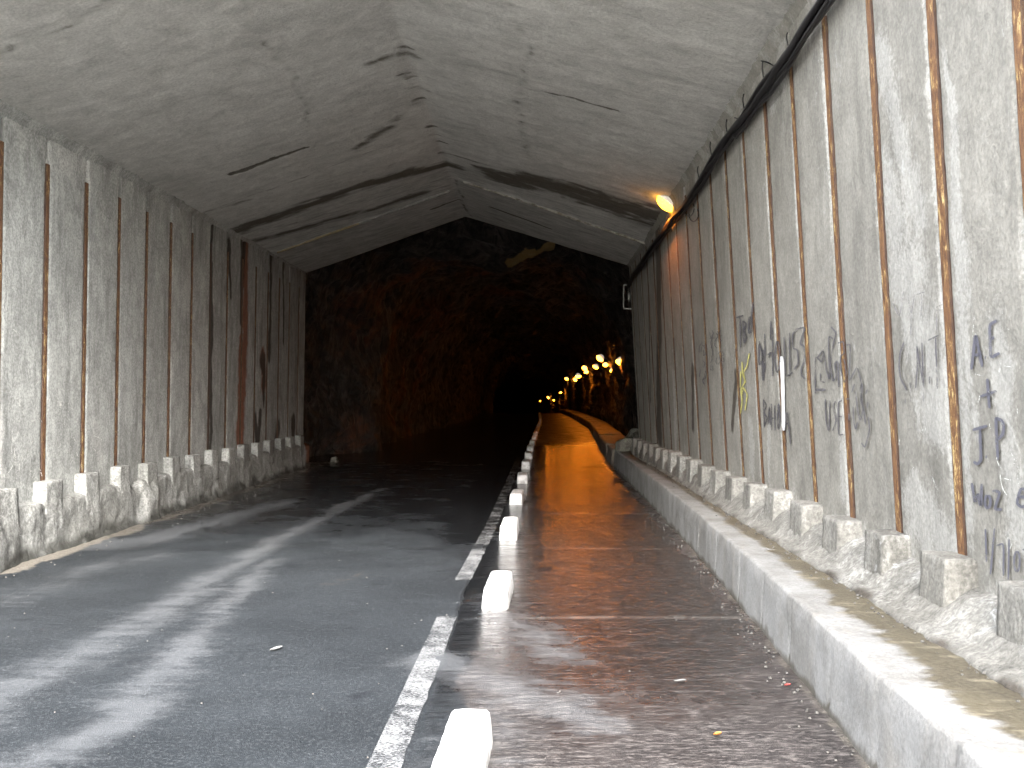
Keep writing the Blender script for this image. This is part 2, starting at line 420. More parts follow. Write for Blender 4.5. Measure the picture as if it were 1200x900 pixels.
cxs = table([(20, -1.4), (30, -.9), (38, -.5), (50, -.15), (70, .1), (95, -.1), (115, .1), (140, -.9), (165, -1.9), (200, -4.5), (230, -9), (262, -17)])
wL = table([(20, 4.9), (25, 4.9), (27.5, 4.9), (30, 3.95), (31.5, 4.1), (34, 4.7), (38, 4.5), (50, 4.5), (70, 4.4), (260, 4.1)])
wR = table([(20, 4.9), (25, 4.5), (30, 4.2), (38, 4.15), (50, 4.2), (70, 4.1), (260, 4.1)])
hh = table([(20, 7.2), (25.5, 6.9), (27.0, 5.7), (29, 5.35), (31, 5.9), (37, 6.3), (40, 5.5), (43, 5.3), (46, 6.2), (56, 6.3), (60, 5.4), (64, 6.0), (75, 6.2), (92, 5.8), (110, 6.2), (260, 6.0)])
def ground(x, y, z0=0.0):
    D = (CH - z0) / ((y - VY) / F); return ((x - VX) / F * D, D)
def rwall(x, y):
    dx, dz = (x - VX) / F, (VY - y) / F
    D = 2.2519 / (dx + .058 * dz); return (D, CH + dz * D)
def lwall(x, y):
    dx, dz = (x - VX) / F, (VY - y) / F
    D = 4.98 / -dx; return (D, CH + dz * D)
def ceil(x, y):
    dx, dz = (x - VX) / F, (VY - y) / F
    D = (3.88 + .435) / (dz - .3174 * dx)
    if dx * D > RIDX: D = (3.88 - .409) / (dz + .2986 * dx)
    return (dx * D, D)

# ------------------------------------------------------------------ road, line, outside ground
def road():
    dustA = [ground(*p) for p in [(-60, 850), (0, 812), (150, 742), (230, 690), (330, 630), (445, 573)]]
    dustB = [ground(*p) for p in [(40, 899), (150, 838), (215, 762), (285, 692), (316, 655)]]
    dustC = [ground(*p) for p in [(110, 640), (180, 630), (250, 612), (335, 588)]]
    dustD = [ground(*p) for p in [(0, 705), (90, 672), (180, 650)]]
    pat1 = [ground(*p) for p in [(520, 772), (590, 800), (660, 830), (695, 848)]]
    pat2 = [ground(*p) for p in [(585, 720), (610, 735), (655, 770)]]
    pat3 = [ground(*p) for p in [(560, 905), (590, 860), (575, 760)]]
    tanp = [ground(*p) for p in [(385, 684), (432, 668)]]
    blocks = [(BLK(3.95 + 3.72 * k), 3.95 + 3.72 * k) for k in range(7)]
    ys = []; y = Y0 - 3
    while y < 24: ys.append(y); y += .07 if y > 2 else .5
    while y < 110: ys.append(y); y += .5
    while y < 262: ys.append(y); y += 2
    nx = 150
    def fn(i, j):
        y = ys[i]; t = j / (nx - 1)
        xl = -5.0 if y < 23.4 else cxs(y) - wL(y) - .4
        xr = (K(y) + .06) if y < 23.4 else cxs(y) + wR(y) + .4
        x = lerp(xl, xr, t)
        z = floor_z(y)
        if y < 24:
            z += .008 * fr(x * .8, y * .5) + .03 * sm(-4.4, -5.0, x)
            z += .01 * poly_mask((x, y), pat1, .3)
        lx = LINE(y)
        lane = sm(lx + .10, lx + .42, x + .10 * fr(x * 3, y * 2))
        dust = wet = grav = tan = jt = 0.0
        if y < 26:
            p = warp((x, y), .13, 1.6); wob = 1 + .5 * fr(x * 2.5, y * .9, 3)
            dust = max(dust, 1.0 * wob * poly_mask(p, dustA, .55, .34) ** 1.3)
            dust = max(dust, 1.0 * wob * poly_mask(p, dustB, .42, .30) ** 1.3)
            dust = max(dust, 1.2 * wob * poly_mask(p, dustC, .6, .45))
            dust = max(dust, .6 * wob * poly_mask(p, dustD, .6))
            dust = max(dust, 1.1 * wob * poly_mask(p, pat1, .42, .3), .9 * poly_mask(p, pat2, .42), .7 * poly_mask(p, pat3, .36))
            for bx, by in blocks:
                d = math.hypot((x - bx) / 1.2, (y - by - .4) / 2.2)
                dust = max(dust, .55 * sm(.42, .1, d))
            dust = max(dust, .45 * sm(-2.2, -5, x) * sm(14, 5, y))
            tan = .38 * poly_mask(p, tanp, .25)
            grav = sm(-4.55, -4.78, x + .12 * fr(y * 1.3, 0)) + .55 * sm(K(y) - .09, K(y) - .01, x + .04 * nz(y * 4, 7))
            if lane > .5:
                jy = min(abs(y - 7.42 - .02 * nz(x * 3, 1)), abs(y - 14.0), abs(y - 10.8 - .03 * nz(x * 2, 3)))
                jt = .8 * sm(.05, .0, jy) * sm(-.2, .3, x)
            lane2 = sm(lx + .0, lx + .14, x); wet = 1.1 * lane2 * sm(4.2, 8.0, y) * (1 - .5 * sm(K(y) - .55, K(y), x)) + .46 * lane2 * sm(9, 3, y)
            wet += (1 - lane) * .66 * sm(7.5, 15, y - .35 * x * 0) + .35 * (1 - lane) * sm(lx - .9, lx, x) * sm(6, 12, y)
        else:
            lane = sm(BLK(y) - .2, BLK(y) + .1, x); wet = (.95 - .5 * sm(24, 40, y)) * lane + .95 * (1 - lane); grav = sm(xr - 1.0, xr - .5, x) + sm(xl + 1.0, xl + .5, x)
        return (x, y, z, dust, wet, lane, grav, tan, jt)
    m = MB(); m.grid(len(ys), nx, fn, flip=True, names=('dust', 'wet', 'lane', 'gravel', 'tan', 'joint'))
    m.build('road', M['road'], kind='structure')
    l = MB(); yy = []; y = 2.0
    while y < 60: yy.append(y); y += .05 if y < 20 else .3
    def lf(i, j):
        y = yy[i]; w = .145 * (1 + .10 * nz(y * 6, j * 3.3) * 1.0)
        x = LINE(y) - .075 + w * j / 6
        wear = .09 + .25 * sm(7.35, 7.7, y) * sm(9.0, 8.6, y) * 3 + .06 * sm(9, 14, y) + .28 * sm(24, 34, y) + .1 * nz(y * 1.7, 4) - .02
        z = floor_z(y) + .008 * fr(x * .8, y * .5) * (1 if y < 24 else 0) + .008
        return (x, y, z, wear)
    l.grid(len(yy), 7, lf, flip=True, names=('wear',))
    l.build('edge_line', M['line'], kind='structure')
    g = MB(); 
    def gf(i, j):
        x = [-300, -60, -20, -9, -6, 0, 3, 6, 12, 30, 80, 300][j]; y = [-300, -80, -25, -8, Y0 - 2, 5, 12, 19, 30, 60][i]
        return (x, y, -.06 + (.0 if abs(x) < 20 else .4 * nz(x, y)))
    g.grid(9, 12, gf, flip=True)
    g.build('ground', M['ground'], kind='structure')
road()

# ------------------------------------------------------------------ walls
def wall(side):
    right = side > 0
    Y0 = .6 if right else 6.5  # unseen wall starts, placed to steer skylight onto the walls
    X = (lambda z, y: XR(z)) if right else XL
    W = empty('retaining_wall', (XR(0) if right else XL(0), 10, 0),
              label='pale concrete retaining wall with rusty rails and graffiti, beside the raised walkway' if right
              else 'grey streaked concrete retaining wall with rusty rails, beside the dry lane', cat='wall')
    pm = M['wall_r'] if right else M['wall_l']
    yend = YR if right else YL
    ref = RB0 if right else LB0
    k0 = -3 if right else -5
    bars = [ref + S * k for k in range(k0, 40) if ref + S * k < yend - .15]
    eave = eaveR if right else eaveL
    hwb = .050 if right else .040
    # backing
    m = MB(); th = .55
    xa, xb = (XR(2.2) + .13, XR(2.2) + .13 + th) if right else (XL(2, 20) - .13 - th, XL(2, 20) - .13)
    m.box(((xa + xb) / 2, (Y0 + yend) / 2 - .02, 2.25), (th, yend - Y0 - .04, 5.0), (2, 12, 3), .004)
    m.build('wall_core', M['core'], W)
    # features painted / stained on this wall, in (y, z)
    P = rwall if right else lwall
    stains = []; rusts = []; whites = []
    def st(lst, pts, w0, w1=None): lst.append(([P(*p) for p in pts], w0, w1 or w0))
    if right:
        st(stains, [(771, 275), (772, 380), (772, 505)], .50)
        st(stains, [(760, 340), (762, 470)], .12)
        pass
        st(stains, [(812, 430), (812, 500)], .16); st(stains, [(863, 440), (858, 500)], .12)
        st(whites, [(1063, 310), (1095, 470)], .42); st(whites, [(1030, 60), (1075, 250)], .25)
        st(whites, [(1040, 200), (1062, 400)], .22); st(whites, [(1170, 380), (1190, 620)], .18)
        st(whites, [(1108, 60), (1137, 640)], .075); st(whites, [(1113, 100), (1142, 500)], .07)
        st(whites, [(1070, 590), (1110, 640)], .35)
        st(whites, [(915, 60), (918, 85), (905, 115)], .3, .2); st(whites, [(790, 445), (792, 520)], .22)
        st(whites, [(902, 500), (900, 560)], .12); st(whites, [(880, 500), (882, 550)], .2); st(whites, [(983, 480), (990, 580)], .10)
    else:
        st(rusts, [(289, 290), (290, 400), (287, 520)], .30); st(rusts, [(285, 400), (284, 520)], .22)
        st(stains, [(286, 285), (284, 380)], .30, .1)
        st(stains, [(312, 425), (314, 445), (314, 480)], .32, .05); st(rusts, [(312, 420), (314, 450)], .3)
        st(stains, [(248, 262), (251, 530)], .11); st(stains, [(320, 300), (320, 420)], .15); st(stains, [(335, 300), (337, 400)], .1)
        pass
        st(stains, [(330, 515), (332, 500)], .3); st(stains, [(350, 515), (350, 495)], .3); st(stains, [(306, 520), (304, 490)], .2)
        st(stains, [(268, 285), (272, 350)], .22, .05); st(stains, [(310, 480), (308, 525)], .12)
        st(whites, [(15, 148), (18, 165)], .2); st(whites, [(45, 165), (50, 185)], .2); st(whites, [(68, 178), (80, 195)], .28)
        st(whites, [(100, 205), (95, 195)], .15); st(whites, [(0, 545), (12, 560), (25, 572), (40, 575)], .045)
        st(whites, [(232, 460), (237, 478)], .16); st(whites, [(108, 520), (118, 540), (112, 505)], .14); st(whites, [(110, 498), (112, 490)], .08)
        st(whites, [(112, 230), (116, 260)], .1); st(whites, [(5, 220), (8, 250)], .06); st(whites, [(188, 240), (186, 262)], .12)
        st(whites, [(344, 320), (350, 420)], .2); st(whites, [(205, 400), (202, 440)], .12); st(whites, [(0, 490), (2, 560)], .08)
    def masks(y, z):
        q = warp((y, z), .07, 2.5)
        s = max([poly_mask(q, p, a, b) * 1.3 for p, a, b in stains] or [0])
        r = max([poly_mask(q, p, a, b) * 1.3 for p, a, b in rusts] or [0])
        w = max([poly_mask(q, p, a, b) * 1.3 for p, a, b in whites] or [0])
        return s, r, w
    # panels, one between each pair of rails
    def hw(z, y, sd): 
        a = lerp(hwb + .007, .022, sm(4.32, 4.38, z) if right else sm(4.0, 4.08, z))
        return a + .007 * nz(z * 9, y * 3 + sd * 7) + .004 * nz(z * 30, y * 2 + sd * 3)
    spans = [(Y0, bars[0])] + list(zip(bars, bars[1:])) + [(bars[-1], yend)]
    for n, (a, b) in enumerate(spans):
        first, last = n == 0, n == len(spans) - 1
        ny = 18 if not first else 30
        zt = (eave((a + b) / 2) + .12); zb = .40
        nzv = 84
        tone = random.uniform(-.10, .10) + (.0 if not right else .04)
        if not right and a > 18: tone -= .04
        if right and a > 14.5: tone += .05
        aged = (.12 if a < 13 else lerp(.12, .3, sm(13, 19, a)))
        off = random.uniform(-.004, .004)
        sg = -1 if right else 1
        def fn(i, j):
            z = lerp(zb, zt, j / (nzv - 1))
            u = i / (ny - 1)
            yl = a + (0 if first else hw(z, a, 1)); yr = b - (0 if last else hw(z, b, 2))
            # crowd the columns towards the edges so the arris can round off
            uu = .5 - .5 * math.cos(math.pi * u) if not first else u
            y = lerp(yl, yr, uu)
            e = min(uu, 1 - uu) * (yr - yl)
            h = off - .012 * sm(.016, .0, e) + .004 * fr(y * 2.3, z * 1.1, n * 3.7) + .0018 * nz(y * 14, z * 9)
            s, r, w = masks(y, z)
            foot = sm(.95, .6, z + .12 * nz(y * 4, 2))
            if right:
                w = max(w, .75 * sm(.10, .01, yr - y) * (1 if b < 15 else .4) if False else w)
                w = max(w, .62 * sm(.09, .02, (y - yl)) * (.5 + nz(z * .8, a)) * 1.6, foot * .45)
                w = max(w, .5 * sm(eave(y) - .25, eave(y), z + .1 * nz(y * 5, 1)))
            else:
                w = max(w, .45 * sm(eave(y) - .3, eave(y) - .05, z + .2 * nz(y * 5, 1)) * (1 if y < 14 else .2))
                s = max(s, .5 * foot * (0.5 + nz(y * 2, 8)), .55 * sm(.05, 0, e) * (nz(z * 1.3, y * 2) + .3))
            # the top of the far panels is blackened by seepage
            if y > 14.5: s = max(s, .55 * sm(.9, .0, eave(y) - z) * (.4 + nz(y * 6, z * .5)))
            return (X(z, y) + sg * h, y, z, tone, s, r, w, aged)
        m = MB(); m.grid(ny, nzv, fn, flip=not right, names=('tone', 'stain', 'rust', 'white', 'aged'))
        # returns into the joint
        for ii, yy_ in ((0, a), (ny - 1, b)):
            def rf(i, j, ii=ii):
                p = fn(ii, j); return (p[0] - sg * .10 * i, *p[1:])
            m.grid(2, nzv, rf, flip=(ii == 0) == right, names=('tone', 'stain', 'rust', 'white', 'aged'))
        m.build('wall_panel', pm, W)
    # rails
    for n, yb in enumerate(bars):
        zt = (4.30 if right else 4.0) + .05 * nz(yb * 3, 1); zb = .72
        dark = 0.0 if right else .3
        if not right and n in ((5 + 8 - 0),): dark = .8
        if not right and yb > 17: dark = .55
        if right and yb > 15: dark = .4
        if not right and abs(yb - (LB0 + 6 * S)) < .1: dark = .85
        m = MB(); nn = 90
        wdt = hwb * random.uniform(.9, 1.04)
        if right and abs(yb - RB0) > .1: wdt *= .9
        prof = [(-1, -.05), (-1, -.004), (-.93, .0), (-.78, .001), (-.3, .002), (.3, .002), (.78, .001), (.93, .0), (1, -.004), (1, -.05)]
        sg = -1 if right else 1
        def rf(i, j):
            z = lerp(zb, zt, i / (nn - 1)); u, h = prof[j]
            y = yb + u * wdt * (1 + .05 * nz(z * 14, u * 5 + yb))
            return (X(z, y) + sg * (h + .002 * nz(z * 16, u * 3 + yb)), y, z, max(dark, .75 * (abs(u) > .9)))
        m.grid(nn, len(prof), rf, flip=right, names=('tone',))
        m.build('steel_rail', M['rust'], W)
    # stubs: the concrete heads the rails stand on
    lm = M['ledge_r'] if right else M['ledge_l']
    for n, yb in enumerate(bars):
        if yb < 1: continue
        L = random.uniform(.33, .40); pr = .175 if right else .13
        top = .755 + random.uniform(-.02, .02)
        if not right and 12.8 < yb < 14: top -= .03
        xw = X(.7, yb)
        cx = xw - (pr / 2 - .05) if right else xw + (pr / 2 - .05)
        m = MB(); m.box((cx, yb - .02, top / 2 + .15), (pr + .10, L, top - .30), (7, 12, 14), .007, 11, .009, (.93, .95), seed=n * 3.1,
                        white=random.choice((.1, .25, .45)) if right else random.choice((.1, .3, .45)) * (1 if yb < 17 else .2), tone=random.uniform(-.08, .12) - (0 if yb < 17 else .15), stain=0 if yb < 18 else .25)
        m.build('rail_stub', lm, W)
    # ledge
    ys = []; y = Y0
    while y < yend - .01: ys.append(y); y += .045 if y > 3 else .2
    ys.append(yend)
    if right:
        def prof(y):
            f = IN(y); w = X(.6, y)
            hgt = .605 + .025 * nz(y * 1.4, 3)
            dmg = .5 + .5 * nz(y * 2.2, 9)
            return [(w + .12, hgt + .03), (w - .01, hgt + .02), (w - .07, hgt), (w - .12, hgt - .02 - .03 * dmg), (w - .15, hgt - .05 - .03 * dmg), (lerp(w - .15, f, .5), .455), (f + .02, .43), (f, .41), (f - .005, .36)]
    else:
        def prof(y):
            w = X(.6, y); f = w + .125
            hgt = .555 + .035 * nz(y * 1.4, 3) 
            # broken foot near the front and a repair bulge by the fourth rail
            bul = .07 * sm(.35, .1, abs(y - 13.1)) * 1 + .10 * sm(9.9, 9.0, y)
            hole = .10 * sm(.25, .05, abs(y - 12.75))
            hgt -= hole
            return [(w - .12, hgt + .02), (w, hgt + .01), (w + .06, hgt), (f - .02, hgt - .012), (f, hgt - .04), (f + .01 + bul * .6, hgt - .14), (f + .015 + bul, .30), (f + .02 + bul, .18), (f + .03 + bul * .8, .08), (f + .06 + bul * .6, .02), (f + .10, -.02)]
    SUB = 3
    NP = (len(prof(5)) - 1) * SUB + 1
    def lf(i, jj):
        y = ys[i]; pr = prof(y); j = jj / SUB; k = min(int(j), len(pr) - 2); f_ = j - k
        x = lerp(pr[k][0], pr[k + 1][0], f_); z = lerp(pr[k][1], pr[k + 1][1], f_)
        am = .018 if right else .026
        if 0 < jj < NP - 1:
            dd_ = abs(fr(y * 6.5, z * 8, 11, 5)); x += (.022 if right else -.022) * dd_ ; z -= .012 * dd_ * (j < 4)
            x += am * fr(y * 3.1, z * 4, 5) + .008 * nz(y * 13, z * 17, 2); z += (am * .7 * nz(y * 5, z * 6, 1)) * (j < 5)
        if right:
            wv = .30 + .4 * nz(y * 1.3, z * 3); sv = .75 * sm(.47, .41, z + .02 * nz(y * 5, 5)) * (.6 + nz(y * 3, 1)); rr = 0
            if y > 15: wv *= .3; sv = max(sv, .3 + .3 * nz(y * 3, 2))
        else:
            wv = .28 * sm(.1, .5, z) * (.6 + nz(y * 1.1, z * 2.5)) ; sv = .75 * sm(.28, .02, z + .15 * nz(y * 2, 4)); rr = .9 * sm(yend - .5, yend - .2, y)
            wv = max(wv, .8 * sm(9.4, 8.7, y) * (z > .1)); wv = max(wv, .7 * sm(.2, .0, abs(y - 12.9)))
            if y > 16: wv *= .5; sv = max(sv, .9 * (nz(y * 2.3, z) + .1))
        return (x, y, z, 0, sv, rr, wv)
    m = MB(); m.grid(len(ys), NP, lf, flip=not right, names=('tone', 'stain', 'rust', 'white'))
    # closed end at the portal
    e = [lf(len(ys) - 1, j) for j in range(NP)]
    xw = (XR(.5) + .2) if right else (XL(.5, yend) - .2)
    v = [(p[0], yend, p[2]) for p in e] + [(xw, yend, -.05), (xw, yend, e[0][2])]
    if right: v.insert(len(e), (e[-1][0], yend, -.05))
    m.add(v, [tuple(range(len(v)))])
    m.build('base_ledge', lm, W)
    # rough mortar along the eave
    m = MB(); ys2 = []; y = Y0
    while y < yend: ys2.append(y); y += .05
    sg = -1 if right else 1
    def ef(i, j):
        y = ys2[i]; z0 = eave(y); x0 = X(z0, y)
        a = .5 + .5 * nz(y * 2.1, 4); b = .012 + .03 * max(0, fr(y * 3, 2)) + .012 * nz(y * 16, 1)
        if y > 15: b *= .6
        pts = [(x0 - sg * .05, z0 - .10 - b), (x0 + sg * .004, z0 - .05 - b), (x0 + sg * (.02 + b * .4), z0 - .02 - b * .3), (x0 + sg * (.05 + b), z0 + .01 + .015), (x0 + sg * (.07 + b), z0 + .09)]
        x, z = pts[j]
        return (x + .006 * nz(y * 20, j), y, z + .008 * nz(y * 17, j + 5), .0, .6 * (nz(y * 3, 2) > .1) * (1 if y < 14 else 0) + .2, .35 * (y > 14))
    m.grid(len(ys2), 5, ef, flip=right is False, names=('tone', 'white', 'stain'))
    m.build('mortar_joint', pm, W)
    return W, bars
WR, barsR = wall(1)
WL, barsL = wall(-1)

# ------------------------------------------------------------------ roof
def roof():
    Y0 = 7.4  # unseen front edge, cut back to let more skylight in
    RF = empty('gable_roof', (RIDX, 10, RIDZ), label='grey concrete gable roof stained brown towards the dark portal', cat='roof')
    seg = lambda pts: [ceil(*p) for p in pts]
    darks = [(seg([(272, 275), (373, 238), (459, 208), (531, 194)]), .60, .34, 1.0), (seg([(300, 285), (437, 246), (493, 227)]), .45, .3, .8),
             (seg([(330, 268), (350, 262)]), .15, .12, .6), (seg([(240, 250), (290, 236)]), .12, .2, .6),
             (seg([(276, 202), (318, 187), (358, 173)]), .10, .06, 2.0),
             (seg([(420, 175), (450, 152), (470, 136)]), .28, .2, .62), (seg([(432, 74), (460, 64), (486, 66)]), .20, .2, .55), (seg([(440, 150), (460, 150)]), .25, .15, .5),
             (seg([(590, 208), (640, 216), (700, 232), (775, 256)]), .75, 1.25, 1.15), (seg([(560, 196), (600, 208)]), .2, .3, .9),
             (seg([(577, 242), (610, 253), (644, 265)]), .10, .06, 1.4), (seg([(505, 246), (541, 234)]), .07, .1, 1.0),
             (seg([(560, 262), (545, 245), (534, 210)]), .08, .08, .6), (seg([(612, 105), (668, 120), (720, 135)]), .07, .05, .8),
             (seg([(593, 5), (600, 30), (622, 60), (605, 120), (620, 187)]), .16, .14, .42),
             (seg([(0, 57), (75, 25), (120, 0), (150, -20)]), .12, .10, .42), (seg([(290, -20), (287, 35), (320, 60), (342, 85), (360, 130), (358, 150)]), .13, .11, .45),
             (seg([(240, 249), (300, 228), (360, 207), (411, 186), (459, 170)]), .10, .05, .55), (seg([(520, 178), (560, 190), (600, 200)]), .12, .2, .6)]
    for p in [(476, 54), (477, 86), (483, 90), (485, 103), (493, 103), (492, 116), (491, 121), (506, 146), (510, 158), (517, 166), (519, 178)]:
        c = ceil(*p); darks.append(([(c[0] - .06, c[1]), (c[0] + .06, c[1] + .03)], .12, .08, .85))
    whites = [(seg([(604, 117), (655, 133)]), .09, .09, .7), (seg([(830, -5), (870, 10), (920, 22)]), .10, .06, .9), (seg([(0, 138), (8, 126)]), .18, .15, .9),
              (seg([(96, 148), (104, 150)]), .12, .1, .9), (seg([(532, 208), (607, 230), (687, 256), (761, 280)]), .12, .10, .5), (seg([(900, 40), (908, 42)]), .06, .08, .8),
              (seg([(360, 215), (420, 195), (470, 178)]), .07, .05, .45), (seg([(505, 125), (540, 133)]), .08, .05, .4)]
    ys = []; y = Y0
    while y < 23.6: ys.append(y); y += .06
    nx = 200; xl, xr = -5.45, 2.62
    def zc(x, y):
        if x < RIDX:
            return RIDZ + (x - RIDX) / (-4.93 - RIDX) * (eaveL(y) - RIDZ)
        return RIDZ + (x - RIDX) / (2.08 - RIDX) * (eaveR(y) - RIDZ)
    def xs(j):
        t = j / (nx - 1); return lerp(xl, xr, t)
    def fn(i, j):
        x = xs(j)
        yn = ys[i]
        # the portal edge runs slightly askew
        yend = table([(-5, 23.25), (RIDX, 22.0), (2.1, 21.5), (2.7, 21.45)])(x)
        y = Y0 + (yn - Y0) * (yend - Y0) / (ys[-1] - Y0)
        z = zc(x, y)
        z += .012 * fr(x * .5, y * 1.3) + .004 * nz(x * 2, y * 9)
        z += .03 * sm(.10, .0, abs(x - RIDX + .03 * nz(y * 3, 1))) * 0
        # board lines across the slab, plus a raised seam on each slope
        q = warp((x, y), .07, 1.6); s = w = 0.0
        for pts, a, b, g in darks: s = max(s, g * poly_mask(q, pts, a, b) * (1 + .6 * nz(x * 1.2, y * 5) + .4 * nz(x * 4, y * 11)))
        for pts, a, b, g in whites: w = max(w, g * poly_mask(q, pts, a, b) * (1 + .5 * nz(x * 5, y * 6)))
        if s > .9 and y < 17: z += .03 * sm(.9, 1.6, s)
        z -= .028 * poly_mask(q, seamL, .09) + .028 * poly_mask(q, seamR, .09)
        aged = .06 + .42 * sm(15.5, 18.5, y)
        tone = .05 - .04 * sm(12, 20, y) + .03 * nz(x * .6, y * .6)
        s = max(s, .55 * sm(.10, .0, abs(x - RIDX)) * (.3 + nz(y * 3.3, 1)) * (1 if y > 12 else .6))
        return (x, y, z, tone, s, 0.0, w, aged)
    seamL = seg([(325, 298), (421, 262), (531, 221)]); seamR = seg([(532, 208), (607, 230), (687, 256), (761, 280)])
    m = MB(); m.grid(len(ys), nx, fn, names=('tone', 'stain', 'rust', 'white', 'aged'))
    # top, ends and sides of the slab
    for fi_, flip in ((0, False), (len(ys) - 1, True)):
        def ef(i, j, fi_=fi_):
            p = fn(fi_, j); return (p[0], p[1], p[2] + .42 * i, *p[3:])
        m.grid(2, nx, ef, flip=not flip, names=('tone', 'stain', 'rust', 'white', 'aged'))
    for jj, flip in ((0, True), (nx - 1, False)):
        def sf(i, j, jj=jj):
            p = fn(j, jj); return (p[0], p[1], p[2] + .42 * i, *p[3:])
        m.grid(2, len(ys), sf, flip=flip, names=('tone', 'stain', 'rust', 'white', 'aged'))
    def tf(i, j):
        p = fn((len(ys) - 1) * i, j * 6 if j < 32 else nx - 1); return (p[0], p[1], p[2] + .42)
    m.grid(2, 33, tf, flip=True)
    m.build('roof_slab', M['roof'], RF)
    # the ochre and white lumpy seam beads
    def bead(pts, mat, a, b, w, name, lab):
        mb = MB(); n = 120
        def bf(i, j):
            t = lerp(a, b, i / (n - 1)); tt = t * (len(pts) - 1); k = min(int(tt), len(pts) - 2); f_ = tt - k
            x = lerp(pts[k][0], pts[k + 1][0], f_); y = lerp(pts[k][1], pts[k + 1][1], f_)
            u = j / 6 * 2 - 1; ww = w * (1 + .5 * nz(x * 5, y * 3) + .3 * nz(x * 19, 2))
            yy = y + u * ww; h = (1 - u * u) * .022 * (1 + .8 * nz(x * 8, j))
            return (x, yy, zc(x, yy) - .026 - h * 1.0 + (.03 if abs(u) > .99 else 0))
        mb.grid(n, 7, bf)
        mb.build(name, mat, RF, label=lab)
    t = NT('ochre_seam'); nn_ = t.noise(14, detail=6, rough=.7)
    och = t.done(t.mix(t.ramp(nn_, .35, .65), (.30, .24, .12), (.20, .17, .11)), .85, t.bump(nn_, .01, .8))
    bead(seamL, och, 0, .5, .04, 'seam_bead', 'ochre yellow mortar seam')
    bead(seamL, M['ledge_r'], .5, .98, .03, 'seam_bead', 'white crumbly mortar seam')
    t = NT('olive_seam'); nn_ = t.noise(9, detail=7, rough=.7)
    olv = t.done(t.mix(t.ramp(nn_, .4, .6), (.14, .125, .09), (.36, .35, .31)), .85, t.bump(nn_, .012, .8))
    bead(seamR, olv, .05, 1, .05, 'seam_bead', 'olive grey crumbly mortar seam')
    return zc
zc = roof()

# ------------------------------------------------------------------ raised walkway with its kerb
JOINTS = [2.6, 3.55, 4.35, 5.15, 6.1, 7.0, 7.9, 9.1, 10.3, 11.4, 12.4, 14.2, 16.0, 18.0, 20.0]
def walkway():
    ys = []; y = Y0 - 2
    while y < 23.0:
        ys.append(y); y += .03 if 3 < y < 12 else (.06 if y > 3 else .3)
    yend = 23.1
    ys += [yend - .12, yend - .05, yend]
    n = 26
    def fn(i, j):
        y = ys[i]; e = sm(.25, 0, yend - y)            # rounded end
        f = K(y) + .10 * e * e; inn = IN(y) + .05
        f += .012 * fr(y * 1.2, 1)
        jd = min(abs(y - q - .02 * nz(j * .6, q)) for q in JOINTS)
        gr = .012 * sm(.018, .0, jd)
        top = .41 - .03 * e + .006 * nz(y * 2, 5)
        if j < 9:
            t = j / 8; x = f + .015 * t + gr; z = lerp(-.04, top - .02, t)
            x += .005 * fr(y * 3, z * 5)
            if j == 8: x += .006
            al = -.4; sv = .7 * sm(.10, .0, z + .05 * nz(y * 3, 2)) + .45 * sm(.02, 0, jd) + .15 * nz(y * 1.4, 3)
            if y > 19: sv += .25
        else:
            t = (j - 9) / (n - 10); x = lerp(f + .03, inn + .06, t); z = top + .005 * fr(x * 3, y * 2) - .008 * sm(0, 1, t) - gr * .6 * (t < .5)
            wv = .47 + .12 * fr(y * 1.1, 4) - .12 * sm(9, 4, y) + .0
            al = .5 + (t - wv) * 1.6
            if y > 14: al += .25 * sm(14, 20, y)
            sv = .65 * sm(.9, 1.0, t + .06 * nz(y * 4, 2)) - .1
        return (x, y, z, al, sv)
    m = MB(); m.grid(len(ys), n, fn, flip=True, names=('algae', 'stain'))
    e = [fn(len(ys) - 1, j) for j in range(n)]
    m.add([p[:3] for p in e] + [(e[-1][0], yend, -.05)], [tuple(reversed(range(n + 1)))], algae=[-.2] * (n + 1), stain=[.3] * (n + 1))
    m.build('raised_walkway', M['kerb'], kind='structure')
    # rough slabs that carry the walkway on through the rock tunnel
    t = NT('tunnel_kerb_concrete'); n1 = t.noise(6, detail=8, rough=.7); n2 = t.noise(40, detail=4)
    km = t.done(t.mix(t.ramp(n1, .35, .65), (.30, .27, .22), (.17, .15, .12)), .6, t.bump(n2, .01, .8, t.bump(n1, .03, .7)))
    mb = MB(); y = 23.9; k = 0
    while y < 112:
        L = [2.2, 3.4, 3.0, 4.4, 4.0][k % 5]
        a, b = y, y + L
        w = .85; h = .40 + .04 * nz(k * 2.2, 1)
        cx = (TK(a) + TK(b)) / 2 + w / 2 + .02
        ang = -math.atan2(TK(b) - TK(a), L)
        mb.box((cx, (a + b) / 2, floor_z(y) + h / 2 - .02), (w, L * .98, h), (8, 16, 5), .03, 3, .03, (.96, 1), rot=ang)
        y = b + .22; k += 1
    mb.build('tunnel_walkway', km, kind='structure')
walkway()

